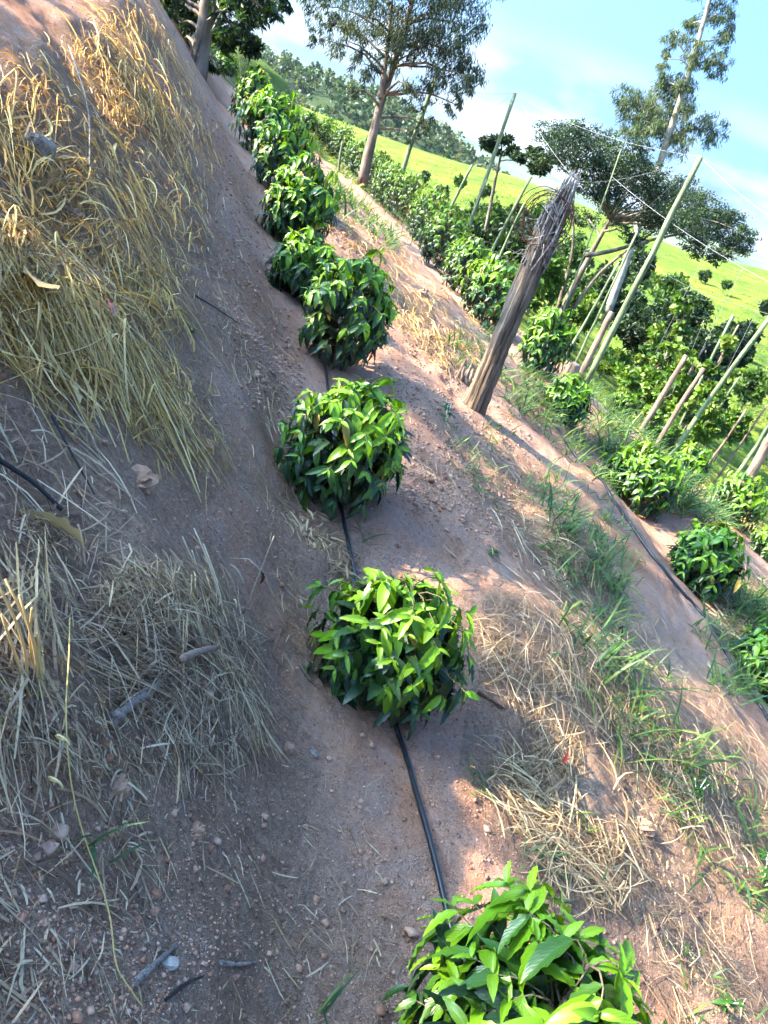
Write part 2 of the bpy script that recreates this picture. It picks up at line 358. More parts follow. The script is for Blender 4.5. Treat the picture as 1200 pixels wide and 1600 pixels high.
def strands(P, ang, spread, Lr, wr, pal, lift=.05, arch=.04, curl=.6, K=6, tilt=0.25, swirl=1.0):
    """thin ribbons lying on the ground; returns vertices, quads, colours"""
    wr = (wr[0]*.85, wr[1]*.85); n_ = len(P); th = ang+RNG.normal(0, spread*.7, n_)+swirl*(2.4*vnoise(P[:, 0]/.33+7, P[:, 1]/.33)+2.2*vnoise(P[:, 0]/.12+3, P[:, 1]/.12+8)); Ln = RNG.uniform(*Lr, n_); w = wr[0]*.8+(wr[1]-wr[0])*1.5*RNG.random(n_)**2.4; curl = curl if K == 9 else curl*.5
    if spread >= 3:
        a0 = RNG.uniform(0, 2*math.pi, n_); kf = 1+1.3*sm(1.4, 3.2, P[:, 1]); th = DH+np.arctan2(kf*np.sin(a0), np.cos(a0)); Ln = Ln*np.sqrt(np.cos(a0)**2+((.3+.6*kf)*np.sin(a0))**2)/1.2
    cu = RNG.normal(0, curl, n_); t = np.linspace(0, 1, K)
    hd = th[:, None]+cu[:, None]*(t[None]-.5)+RNG.normal(0, .07, (n_, K)).cumsum(1)*.6
    kn = (RNG.random(n_) < .4)[:, None]*RNG.normal(0, 1.0, (n_, 1))*(np.arange(K)[None] >= RNG.integers(1, K, n_)[:, None]); hd = hd+kn
    st = (Ln/(K-1))[:, None]
    dx = np.cos(hd)*st; dy = np.sin(hd)*st
    x = P[:, 0, None]+np.cumsum(dx, 1)-dx[:, :1]; y = P[:, 1, None]+np.cumsum(dy, 1)-dy[:, :1]
    x -= (x.mean(1)-P[:, 0])[:, None]; y -= (y.mean(1)-P[:, 1])[:, None]
    lift = lift*.5; arch = arch*.35; tilt = tilt*.35
    lf = RNG.random(n_)**1.6*lift+.003
    ti = RNG.normal(0, tilt, n_)*Ln
    z = H(x, y, False)+lf[:, None]+np.abs(RNG.normal(0, arch, n_))[:, None]*4*(t*(1-t))[None]+np.maximum(ti[:, None]*(t[None]-.5), -lf[:, None]*.7)
    C = np.stack([x, y, z], 2)
    sx = -np.sin(hd); sy = np.cos(hd); ro = RNG.uniform(-1.1, 1.1, n_)
    S = np.stack([sx*np.cos(ro)[:, None], sy*np.cos(ro)[:, None], np.broadcast_to(np.sin(ro)[:, None], x.shape)], 2)
    tw = np.where(t > .99, .55, np.where(t < .01, .7, 1.0))
    hw = (w[:, None]*tw[None]/2)[..., None]
    V = np.stack([C-S*hw, C+S*hw], 2).reshape(n_, K*2, 3)
    i = np.arange(K-1); f = np.stack([i*2, i*2+1, i*2+3, i*2+2], 1)
    F = (np.arange(n_)[:, None, None]*(K*2)+f[None]).reshape(-1, 4)
    pal = np.array(pal); c = pal[RNG.integers(0, len(pal), n_)]; c = c*RNG.uniform(.75, 1.2, (n_, 1)); c = np.clip(c, 0, .9)
    Cc = np.repeat(c, K*2, 0)
    STRAW_XY.append(P[:, :2])
    return V.reshape(-1, 3), F, Cc
DH = math.atan2(.40, .92)      # downhill heading in the plan
sheaf = MB(); grey_b = MB(); right_b = MB()
Z1 = [(-300, 150), (0, 110), (90, 70), (130, 25), (230, 20), (320, 150), (345, 260), (355, 330), (300, 430), (230, 520), (0, 560), (-300, 560)]
sheaf.add(*strands(sample_poly(Z1, 1900, 9, 1.8, 30), DH, 4, (.04, .16), (.0022, .0060), GOLD, .06, .045, 1.2))
sheaf.add(*strands(sample_poly(Z1, 3000, 9, 1.8, 20), DH, 4, (.03, .11), (.002, .0055), GOLD+TAN, .05, .025, 1.6, K=5))
for (a_, b_, n0, dd) in [(60, 180, 150, 1.6), (150, 130, 120, -1.3), (250, 150, 150, -.3), (110, 300, 170, 1.2), (215, 330, 160, -.7), (40, 380, 150, 1.7), (290, 230, 110, -1.2), (190, 220, 150, -1.6), (225, 60, 150, -1.2), (20, 260, 120, -1.1), (150, 390, 130, 1.3), (270, 330, 100, 1.5)]:
    sheaf.add(*strands(sample_poly([(a_-42, b_-32), (a_+40, b_-36), (a_+48, b_+34), (a_-30, b_+40)], int(n0*.55), 16), DH+dd, .35, (.08, .26), (.003, .008), GOLD, .10, .06, 1.2, swirl=.5))
sheaf.add(*strands(sample_poly([(130, 20), (235, 14), (320, 130), (300, 260), (170, 180)], 650, 9, 1.7, 28), DH, 4, (.06, .25), (.003, .007), GOLD, .08, .05, 1.1))
Z2 = [(-250, 330), (120, 380), (250, 400), (310, 430), (300, 520), (260, 560), (280, 620), (300, 680), (230, 690), (180, 640), (0, 620), (-250, 640)]
sheaf.add(*strands(sample_poly(Z2, 1300, 9, 1.8, 30), DH, 4, (.04, .15), (.002, .0055), OLIVE, .09, .04, 1.2))
sheaf.add(*strands(sample_poly([(70, 520), (180, 500), (270, 600), (330, 720), (270, 720), (180, 640)], 200, 14), DH-.2, .6, (.14, .36), (.0025, .006), OLIVE, .09, .04, .9, swirl=.4))
sheaf.add(*strands(sample_poly([(0, 430), (130, 420), (160, 600), (40, 640)], 180, 14), DH-.6, .8, (.14, .36), (.003, .007), OLIVE, .08, .05, .9, swirl=.7))
sheaf.add(*strands(sample_poly([(150, 430), (280, 430), (290, 540), (170, 500)], 160, 12), DH+.7, .6, (.10, .28), (.003, .007), OLIVE, .10, .05, .9, swirl=.6))
sheaf.add(*strands(sample_poly([(150, 540), (300, 560), (370, 740), (250, 740)], 240, 14), DH-.3, 1.2, (.06, .16), (.003, .0055), OLIVE, .04, .05, 3.6, K=9))
sheaf.add(*strands(sample_poly([(300, 260), (350, 260), (420, 420), (470, 640), (400, 700), (330, 600)], 800, 20, .8), DH-.2, 4, (.03, .15), (.0015, .004), TAN, .012, .01, .9))
Z3 = [(-250, 800), (90, 820), (260, 900), (360, 920), (400, 1010), (420, 1150), (330, 1230), (150, 1220), (-250, 1200)]
grey_b.add(*strands(sample_poly(Z3, 1250, 10, 1.7, 34), DH+.5, 4, (.03, .17), (.0015, .0045), GREY, .07, .03, .35, K=5))
grey_b.add(*strands(sample_poly([(150, 960), (330, 930), (400, 1000), (370, 1080), (160, 1110)], 420, 10), DH+.65, .55, (.10, .30), (.002, .0045), GREY, .10, .02, .15, K=5, swirl=.3))
grey_b.add(*strands(sample_poly([(170, 900), (340, 910), (350, 1000), (180, 1000)], 700, 10), DH-.3, 4, (.03, .13), (.0018, .004), TAN, .10, .02, .2, K=4))
grey_b.add(*strands(sample_poly([(240, 1080), (400, 1060), (420, 1200), (250, 1220)], 420, 10), DH-.9, 1.0, (.05, .16), (.0018, .004), GREY, .06, .02, .4, K=5))
grey_b.add(*strands(sample_poly([(270, 1040), (400, 1050), (430, 1180), (390, 1190), (350, 1080)], 70, 8), DH-.6, .8, (.06, .16), (.002, .004), TAN, .08, .03, .6, K=6, swirl=.3))
grey_b.add(*strands(sample_poly([(-60, 640), (130, 640), (240, 790), (150, 830), (-60, 860)], 140, 12, 1.3, 40), DH, 1.4, (.04, .18), (.002, .005), GREY, .03, .02, .5, K=5))
grey_b.add(*strands(sample_poly([(-80, 900), (70, 880), (100, 1000), (70, 1100), (-80, 1120)], 130, 8), DH-1.2, .3, (.12, .28), (.003, .006), TAN, .10, .02, .2, K=5, swirl=.3))
grey_b.add(*strands(sample_poly([(-150, 1180), (180, 1190), (330, 1240), (220, 1420), (180, 1620), (-150, 1640)], 300, 25, 1.6, 40), DH+.4, 4, (.02, .15), (.0018, .005), GREY, .02, .012, .5, K=5))
grey_b.add(*strands(sample_poly([(180, 1200), (560, 1150), (660, 1620), (180, 1640)], 420, 25, .9), DH+.4, 4, (.015, .11), (.0015, .004), GREY+TAN, .008, .006, .5, K=5))
grey_b.add(*strands(sample_poly([(380, 700), (470, 640), (540, 860), (500, 1050), (430, 1000)], 320, 20, .8), DH+.4, 1.4, (.03, .14), (.0015, .004), TAN, .008, .008, .6, K=5))
right_b.add(*strands(sample_poly([(745, 950), (830, 920), (930, 960), (990, 1060), (940, 1200), (840, 1160), (760, 1070)], 900, 14, 1.4, 34), DH-.1, 1.6, (.05, .24), (.0016, .0042), TAN+GREY[:3], .10, .04, .9))
right_b.add(*strands(sample_poly([(900, 930), (1010, 960), (1220, 1200), (1240, 1400), (1100, 1330), (960, 1150)], 1800, 18, 1.4, 40), DH-.1, 1.6, (.04, .2), (.0015, .004), TAN+GREY[:3], .06, .03, .8))
right_b.add(*strands(sample_poly([(780, 1180), (860, 1160), (1000, 1290), (970, 1420), (880, 1380), (800, 1260)], 900, 18, .8), DH-.2, .9, (.06, .26), (.002, .006), TAN, .04, .04, 1.3))
right_b.add(*strands(sample_poly([(845, 835), (930, 830), (950, 930), (860, 920)], 450, 10), DH+.3, .9, (.06, .22), (.002, .005), TAN, .06, .03, .8))
right_b.add(*strands(sample_poly([(740, 700), (830, 720), (900, 820), (860, 860), (760, 800)], 450, 18, .8), DH, 1.2, (.05, .2), (.002, .005), TAN, .015, .012, .7))
right_b.add(*strands(sample_poly([(430, 800), (540, 840), (560, 920), (470, 920)], 380, 14), DH, 1.6, (.02, .09), (.003, .009), TAN, .03, .012, 1.5, K=5))
right_b.add(*strands(sample_poly([(600, 600), (760, 650), (900, 760), (1000, 860), (900, 930), (760, 880), (640, 800)], 900, 20, 1.4, 40), DH, 4, (.02, .13), (.0015, .004), TAN+GREY, .012, .012, .8, K=5))
right_b.add(*strands(sample_poly([(1000, 1380), (1220, 1400), (1240, 1640), (1040, 1640)], 500, 25, .8), DH, 1.2, (.04, .2), (.0015, .004), GREY+TAN, .02, .015, .9))
far_b = MB()
far_b.add(*strands(sample_poly([(470, 180), (520, 260), (620, 380), (720, 480), (780, 570), (700, 590), (600, 480), (500, 330)], 3000, 7, 1.5, 18), DH, 4, (.05, .2), (.003, .008), TAN+GOLD[:2], .07, .05, .8))
far_b.add(*strands(sample_poly([(960, 600), (1050, 650), (1200, 760), (1240, 880), (1120, 830), (1000, 700)], 2600, 7, 1.3, 20), DH, 4, (.06, .28), (.005, .012), TAN+GOLD[:2], .06, .05, .8))
far_b.add(*strands(sample_poly([(1100, 880), (1220, 900), (1240, 1010), (1120, 1000)], 800, 7, .8, 30), DH, .9, (.10, .4), (.005, .012), TAN, .05, .05, .8))
for Zc, nc, pal in ((Z1, 3600, GOLD+TAN), (Z2, 2200, OLIVE+TAN), (Z3, 2600, GREY+TAN), ([(-100, 620), (300, 640), (420, 1000), (430, 1200), (300, 1620), (-100, 1640)], 1300, GREY), ([(760, 930), (1000, 960), (1240, 1300), (1000, 1420), (800, 1250)], 2600, TAN)):
    grey_b.add(*strands(sample_poly(Zc, nc, 16, 1.2, 30), DH, 4, (.008, .04), (.0015, .0045), pal, .03, .01, .6, K=3))
_xy = np.vstack(STRAW_XY)
_hb, _ex, _ey = np.histogram2d(_xy[:, 0], _xy[:, 1], bins=[160, 240], range=[[-8, 8], [-1, 23]])
_k = np.array([1, 4, 6, 4, 1])/16.0
for ax in (0, 1): _hb = np.apply_along_axis(lambda v: np.convolve(v, _k, 'same'), ax, _hb)
def litter(x, y):
    i = ((x+8)/.1).astype(int); j = ((y+1)/.1).astype(int); ok = (i >= 0) & (i < 160) & (j >= 0) & (j < 240)
    o = np.zeros(x.shape); o[ok] = _hb[i[ok], j[ok]]; return np.clip(o/16, 0, .75)

# ---------------------------------------------------------------- the ground: one sheet to the horizon
def ground_sheet():
    rs = [.12]
    while rs[-1] < 2200:
        r0 = rs[-1]; rs.append(r0*(1.0075 if r0 < 7 else 1.016 if r0 < 60 else 1.03))
    rs = np.array(rs)
    an = np.concatenate([np.linspace(-52, 52, 520), np.linspace(52, 308, 90)[1:-1]])*math.pi/180
    A, RR = np.meshgrid(an, rs, indexing='ij'); X = RR*np.sin(A); Y = RR*np.cos(A); Z = H(X, Y)
    na, nr = A.shape; i, j = np.meshgrid(np.arange(na), np.arange(nr-1), indexing='ij'); i = i.ravel(); j = j.ravel(); i2 = (i+1) % na
    F = np.stack([i*nr+j, i2*nr+j, i2*nr+j+1, i*nr+j+1], 1)[:, ::-1]
    V = np.stack([X, Y, Z], 2).reshape(-1, 3)
    x = V[:, 0]; y = V[:, 1]; u = x-xrow(y); nn = vnoise(x/2.2, y/2.2)*5+vnoise(x/.6, y/.6)*2
    soil = sm(1.2, -1.2, u-8.6+nn*.4)*sm(1.5, -1.5, y-27+nn)*np.where(u < -1, sm(2, -2, y-19+nn), 1)*sm(-26, -20, u)
    wood = sm(.5, .7, np.exp(-((y-330)/110)**2)*sm(40, -40, x))
    C = np.stack([1-soil, litter(x, y), wood], 1)
    # close the little hole under the camera
    o = obj('ground', make_mesh('ground', V, F, M['ground'], col=C)); tag(o, kind='structure'); return o
ground_sheet()
def mountains():
    an = np.linspace(-180, 180, 361)[:-1]*math.pi/180; rs = np.linspace(1700, 4200, 46)
    A, RR = np.meshgrid(an, rs, indexing='ij'); X = RR*np.sin(A); Y = RR*np.cos(A)
    az = np.degrees(A); top = np.interp(az, [-180, -60, -20, -14, -9, -3, 3, 15, 60, 180], [140, 150, 150, 146, 134, 104, 88, 92, 140, 140])
    prof = np.exp(-((RR-2900)/620)**2)
    Z = -30+(top+30)*prof*(1+.22*vnoise(X/420, Y/420)+.10*vnoise(X/130, Y/130+3))+26*vnoise(X/300+9, Y/300)*prof
    na, nr = A.shape; i, j = np.meshgrid(np.arange(na), np.arange(nr-1), indexing='ij'); i = i.ravel(); j = j.ravel(); i2 = (i+1) % na
    F = np.stack([i*nr+j, i2*nr+j, i2*nr+j+1, i*nr+j+1], 1)[:, ::-1]
    o = obj('mountains', make_mesh('mountains', np.stack([X, Y, Z], 2).reshape(-1, 3), F, M['mount'])); tag(o, kind='structure')
mountains()

# ---------------------------------------------------------------- straw, litter, clods as masses nobody could count
tag(sheaf.build('dry_straw', M['straw'], smooth=False), 'golden and olive dry straw heaped along the upper bank', 'straw', kind='stuff')
tag(grey_b.build('straw_litter', M['straw'], smooth=False), 'grey brittle straw stalks scattered over the shaded lower bank', 'straw', kind='stuff')
tag(right_b.build('dead_grass', M['straw'], smooth=False), 'tan dead grass matted between the first and second coffee rows', 'dead grass', kind='stuff')
tag(far_b.build('straw_mulch', M['straw'], smooth=False), 'pale straw mulch strewn between the farther coffee rows', 'mulch', kind='stuff')
def lumps(P, size, pal, flat=.7, name='soil_clods', label='', cat='soil'):
    base = np.array([[1, 0, 0], [-1, 0, 0], [0, 1, 0], [0, -1, 0], [0, 0, 1], [0, 0, -1.0]])
    sub = []
    V0 = []
    for sx in (-1, 1):
        for sy in (-1, 1):
            for sz in (-1, 1): V0.append((sx*.62, sy*.62, sz*.62))
    V0 = np.array(V0); Fq = np.array([(0, 1, 3, 2), (4, 6, 7, 5), (0, 4, 5, 1), (2, 3, 7, 6), (0, 2, 6, 4), (1, 5, 7, 3)])
    n_ = len(P); s_ = size*RNG.lognormal(0, .42, n_)
    V = V0[None]*RNG.uniform(.55, 1.25, (n_, 8, 1))*s_[:, None, None]; V[:, :, 2] *= flat
    a = RNG.uniform(0, 6.28, n_); ca, sa = np.cos(a)[:, None], np.sin(a)[:, None]
    V = np.stack([V[..., 0]*ca-V[..., 1]*sa, V[..., 0]*sa+V[..., 1]*ca, V[..., 2]], 2)+P[:, None, :]; V[:, :, 2] += (s_*.2)[:, None]
    F = (np.arange(n_)[:, None, None]*8+Fq[None]).reshape(-1, 4); pal = np.array(pal)
    c = np.repeat(pal[RNG.integers(0, len(pal), n_)]*RNG.uniform(.75, 1.15, (n_, 1)), 8, 0)
    o = obj(name, make_mesh(name, V.reshape(-1, 3), F, M['clod'], col=c, smooth=True)); tag(o, label, cat, kind='stuff')
EARTH = [(.34, .18, .115), (.39, .235, .16), (.27, .135, .085), (.42, .27, .19)]
lumps(np.vstack([sample_poly([(-100, 1150), (420, 1050), (500, 700), (430, 430), (560, 560), (760, 1150), (950, 1300), (1250, 1500), (1250, 1650), (-100, 1650)], 16000, 20, .8, 40),
                 sample_poly([(580, 620), (760, 640), (1000, 800), (1200, 1000), (1000, 900), (780, 900), (620, 840)], 6000, 15, .8, 40),
                 sample_poly([(230, 700), (330, 300), (400, 300), (470, 560), (480, 700), (520, 900), (300, 860)], 6500, 15, .8, 40)]), .0022, EARTH, name='soil_crumbs', label='loose pinkish crumbs of soil strewn over the bare earth')
lumps(sample_poly([(-100, 600), (430, 430), (560, 600), (700, 1100), (950, 1300), (1250, 1600), (-100, 1650)], 420, 20, 1.2, 50), .0075, EARTH, .65, 'soil_clods', 'scattered clods of pinkish earth on the slope')

lumps(np.vstack([sample_poly([(330, 140), (400, 300), (440, 480), (480, 640), (400, 640), (340, 420), (310, 200)], 2600, 10, 1.2, 30), sample_poly([(590, 480), (760, 560), (860, 700), (800, 860), (640, 800), (600, 620)], 2600, 14, 1.2, 30), sample_poly([(480, 240), (620, 430), (560, 420), (470, 300)], 1400, 8, 1.2, 30)]), .0062, EARTH, .6, 'bank_crumbs', 'coarse crumbs of earth on the bare bank and between the rows')
# ---------------------------------------------------------------- green grass blades
def blades(P, Lr, wr, pal, lean=.6, per=1, spread=.03, K=5, downhill=.5):
    P = np.repeat(P, per, 0); n_ = len(P); P = P+np.concatenate([RNG.normal(0, spread, (n_, 2)), np.zeros((n_, 1))], 1)
    P[:, 2] = H(P[:, 0], P[:, 1], False)-.005
    Ln = RNG.uniform(*Lr, n_); w = RNG.uniform(*wr, n_); a = RNG.uniform(0, 2*math.pi, n_); t = np.linspace(0, 1, K)
    ox = np.cos(a)+downhill*math.cos(DH); oy = np.sin(a)+downhill*math.sin(DH); q = np.hypot(ox, oy); ox /= q; oy /= q
    e0 = RNG.uniform(.9, 1.5, n_); dr = RNG.uniform(.6, 2.2, n_)*lean/.6
    e = e0[:, None]-dr[:, None]*t[None]
    st = (Ln/(K-1))[:, None]; hx = np.cumsum(np.cos(e)*st, 1); hz = np.cumsum(np.sin(e)*st, 1); hx = hx-hx[:, :1]; hz = hz-hz[:, :1]
    C = np.stack([P[:, 0, None]+ox[:, None]*hx, P[:, 1, None]+oy[:, None]*hx, P[:, 2, None]+hz], 2)
    gz = H(C[..., 0], C[..., 1], False)+.006; C[..., 2] = np.maximum(C[..., 2], gz)
    S = np.stack([-oy, ox, RNG.normal(0, .3, n_)], 1)[:, None, :]
    tw = np.array([.7, 1, .95, .65, .08])[:K]; hw = (w[:, None]*tw[None]/2)[..., None]
    V = np.stack([C-S*hw, C+S*hw], 2).reshape(-1, 3); i = np.arange(K-1); f = np.stack([i*2, i*2+1, i*2+3, i*2+2], 1)
    F = (np.arange(n_)[:, None, None]*(K*2)+f[None]).reshape(-1, 4); pal = np.array(pal)
    c = pal[RNG.integers(0, len(pal), n_)]*RNG.uniform(.7, 1.25, (n_, 1)); return V, F, np.repeat(c, K*2, 0)
GRN = [(.06, .13, .022), (.095, .17, .028), (.04, .095, .035), (.14, .20, .045), (.035, .08, .026)]
gb = MB()
for poly, n_, per, Lr, wr in [
    ([(790, 590), (850, 600), (960, 680), (1010, 740), (950, 760), (880, 700), (810, 640)], 190, 8, (.10, .28), (.006, .012)),
    ([(940, 650), (1010, 660), (1110, 770), (1120, 840), (1050, 800), (960, 720)], 210, 9, (.2, .45), (.008, .016)),
    ([(820, 760), (900, 740), (960, 820), (1010, 920), (950, 950), (850, 840)], 75, 7, (.08, .24), (.005, .011)),
    ([(860, 900), (950, 960), (1040, 1080), (1060, 1200), (980, 1180), (900, 1030)], 40, 7, (.10, .28), (.006, .012)),
    ([(1080, 960), (1150, 1000), (1200, 1080), (1130, 1090)], 28, 9, (.10, .28), (.006, .012)),
    ([(1110, 900), (1190, 930), (1220, 1000), (1140, 960)], 45, 9, (.15, .35), (.006, .012)),
    ([(1000, 1160), (1220, 1200), (1240, 1440), (1120, 1400), (1050, 1280)], 45, 6, (.05, .17), (.005, .010)),
    ([(690, 540), (780, 520), (860, 600), (760, 600)], 40, 8, (.10, .28), (.006, .012)),
    ([(500, 270), (560, 290), (640, 370), (600, 390), (520, 330)], 90, 8, (.12, .32), (.01, .02)),
    ([(690, 640), (830, 690), (830, 800), (720, 780)], 22, 7, (.05, .16), (.004, .008)),
    ([(700, 1080), (1180, 1560), (1180, 1640), (1000, 1640), (700, 1200)], 18, 6, (.03, .10), (.004, .008)),
    ([(480, 690), (530, 690), (540, 790), (480, 760)], 22, 8, (.05, .14), (.005, .010)),
    ([(880, 560), (1000, 600), (1100, 660), (1180, 760), (1060, 700), (900, 610)], 220, 10, (.2, .5), (.012, .024))]:
    gb.add(*blades(sample_poly(poly, n_, 10, .8, 40), Lr, wr, GRN, .6, per, .035))
pt = MB(); PG = [(.10, .17, .02), (.15, .20, .028), (.07, .13, .018), (.20, .21, .05), (.24, .22, .08)]
for poly, n_ in [([(405, 100), (470, 160), (560, 235), (640, 330), (560, 290), (430, 160)], 2200), ([(625, 245), (720, 262), (840, 300), (830, 360), (700, 330), (640, 300)], 1800), ([(1000, 380), (1080, 400), (1240, 425), (1240, 700), (1120, 640), (1040, 470)], 3200), ([(860, 400), (960, 420), (960, 540), (880, 500)], 600)]:
    pt.add(*blades(sample_poly(poly, n_, 4, 1.3, 16), (.10, .34), (.03, .08), PG, .8, 3, .12))
tag(pt.build('pasture_grass', M['grass']), 'rough yellowish grass tufts over the far pasture', 'grass', kind='stuff')
gp = at(565, 870, 2.4)
gb.add(*blades(np.array([ground(690, 1470), ground(150, 1330), ground(497, 1580), ground(566, 850)]), (.07, .18), (.004, .007), GRN, .5, 4, .01))
tag(gb.build('green_grass', M['grass'], smooth=True), 'green grass tufts growing along the terrace edges', 'grass', kind='stuff')
# ---------------------------------------------------------------- coffee plants
def leaf_shape(nl, nw, droop, fold, wav, ph, seedw=1.0):
    t = np.linspace(0, 1, nl+1); s = np.linspace(-1, 1, nw+1); T, S = np.meshgrid(t, s, indexing='ij')
    w = .192*np.sin(math.pi*np.clip(T, 0, 1)**.82)**.75*(1-.18*T)*seedw+.006
    x = T-.06*droop*T**3; y = S*w*(1-.25*fold)
    z = fold*np.abs(S)*w*.8-droop*.38*T**2+wav*S*S*np.sin(2*math.pi*4.5*T+ph+S*.9)*np.sin(math.pi*T)
    V = np.stack([x, y, z], 2).reshape(-1, 3); UV = np.stack([T, S], 2).reshape(-1, 2)
    i, j = np.meshgrid(np.arange(nl), np.arange(nw), indexing='ij'); i = i.ravel(); j = j.ravel(); k = nw+1
    return V, np.stack([i*k+j, (i+1)*k+j, (i+1)*k+j+1, i*k+j+1], 1), UV
LEAF_HI = [leaf_shape(10, 4, .85, .45, .040, 0), leaf_shape(10, 4, 1.25, .32, .034, 1.7), leaf_shape(10, 4, .55, .60, .045, 3.1, .9), leaf_shape(10, 4, 1.0, .22, .042, 4.4, 1.08)]
LEAF_LO = [leaf_shape(4, 2, .6, .4, .0, 0), leaf_shape(4, 2, .95, .3, .0, 1)]
CLS = ['young', 'mid', 'old', 'worn']
LEAF_ME = {(v, c): make_mesh('leaf', LEAF_HI[v][0], LEAF_HI[v][1], M[c], uv=LEAF_HI[v][2]) for v in range(4) for c in CLS}
def unit(v): return v/(np.linalg.norm(v)+1e-9)
def coffee_layout(rng, Rm, h, nodes, llen):
    """stem, branches (polylines) and leaves (pos, dir, normal, size, class) in the plant's own frame: branch tips spread over a dome"""
    leaves = []; branches = []; up = np.array([0, 0, 1.0]); lean = rng.normal(0, .06, 2)*h
    top = np.array([lean[0], lean[1], h*.94]); ntip = nodes; ga = rng.uniform(0, 6.28); Rd = Rm-.30*llen
    skew = rng.uniform(.82, 1.18, 5)
    for k in range(ntip):
        f = (k+.5)/ntip; ct = 1-1.80*f                      # cosine of the polar angle, from the top to below the middle
        a = ga+k*2.39996+rng.normal(0, .18); st_ = math.sqrt(max(0, 1-ct*ct)); bulge = (.80+.26*rng.random())*(1+.12*math.sin(a*2+ga)+.07*math.sin(a*3+2*ga)+.10*math.sin(ct*5+a*1.5+ga*3))
        o = np.array([math.cos(a)*st_, math.sin(a)*st_, ct])
        tip = np.array([lean[0]*.6, lean[1]*.6, h*.47])+o*np.array([Rd, Rd, h*.48])*bulge
        tip[2] = max(tip[2], .05); od = unit(np.array([math.cos(a), math.sin(a), 0])*(.15+st_)+up*max(ct, -.3)*.7)
        zz = np.clip(tip[2]-.25*np.hypot(tip[0], tip[1]), .05*h, .95*h); p0 = np.array([lean[0]*zz/h, lean[1]*zz/h, zz]); q = np.linspace(0, 1, 7)[:, None]
        pts = p0+(tip-p0)*q; pts[:, 2] += (.12*Rm*np.sin(q*math.pi))[:, 0]; branches.append(pts)
        bd = unit(pts[-1]-pts[-2]*.6-pts[-3]*.4); sd = unit(np.cross(od, up)+rng.normal(0, .05, 3)); hi_ = np.clip(tip[2]/h, 0, 1); blend = hi_+rng.normal(0, .10)  # height in the crown with jitter; sets each leaf's age class
        spin = rng.uniform(0, 3.1)
        def put(p, d, size, c, n0=None):
            d = unit(d); nr = unit((n0 if n0 is not None else up*.8+od*.7)+rng.normal(0, .22, 3)); nr = unit(nr-d*np.dot(nr, d)); leaves.append((p, d, nr, size, 3 if rng.random() < .018 else int(np.clip(c, 0, 2))))
        # two growing leaves at the tip, then pairs of older ones behind, hanging ever more
        for s_ in (-1, 1):
            put(tip, od*.55+sd*s_*.6+up*(.75*hi_-.62)+rng.normal(0, .15, 3), llen*rng.uniform(.30, .58), 0 if blend > .36 else 1)
        for j, (back, dr, sz) in enumerate(((.94, .35, .92), (.80, .75, 1.08), (.62, 1.0, 1.05))):
            if j == 2 and rng.random() < .35: continue
            p = p0+(tip-p0)*back; p[2] += .12*Rm*math.sin(back*math.pi)
            th = spin+j*1.57
            for s_ in (-1, 1):
                if rng.random() < .05: continue
                e = sd*s_*(abs(math.cos(th))*.6+.25)+od*(.50-.12*j)+up*(math.sin(th)*s_*.2-dr*(1.5-.85*hi_)-.38)
                c = (0 if blend > .68 else 1 if blend > .42 else 2)+(1 if j == 2 else 0)+(1 if rng.random() < .18 else 0)-(1 if j == 0 and rng.random() < .35 else 0)
                put(p, e+rng.normal(0, .16, 3), llen*sz*rng.uniform(.78, 1.12), c)
    for q in range(int(ntip*1.1)):                              # leaves filling the crown behind the outer ones
        a = rng.uniform(0, 6.28); rr_ = math.sqrt(rng.random())*.80; zz = rng.uniform(.30, .84)*(1-.45*rr_*rr_); od = np.array([math.cos(a), math.sin(a), .3])
        p = np.array([math.cos(a)*rr_*Rm*.85+lean[0]*zz, math.sin(a)*rr_*Rm*.85+lean[1]*zz, zz*h]); d = unit(od*.8+up*rng.uniform(-.5, .25)+rng.normal(0, .3, 3)); nr = unit(up+od*.3+rng.normal(0, .2, 3)); nr = unit(nr-d*np.dot(nr, d))
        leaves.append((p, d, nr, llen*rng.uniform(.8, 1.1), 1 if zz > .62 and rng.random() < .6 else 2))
    for q in range(6):
        aa = q*2.4; e = rng.uniform(.1, .7); d = np.array([math.cos(aa)*math.cos(e), math.sin(aa)*math.cos(e), math.sin(e)])
        nr = unit(up-d*d[2]+.01); leaves.append((top-up*.01*q, d, nr, llen*rng.uniform(.4, .75), 0))
    return leaves, branches, top
def leaf_matrix(p, d, nr, s):
    y = np.cross(nr, d); mm = Matrix.Identity(4)
    for i in range(3): mm[i][0], mm[i][1], mm[i][2], mm[i][3] = d[i]*s, y[i]*s, nr[i]*s, p[i]
    return mm
MATS3 = [M['young'], M['mid'], M['old'], M['worn']]
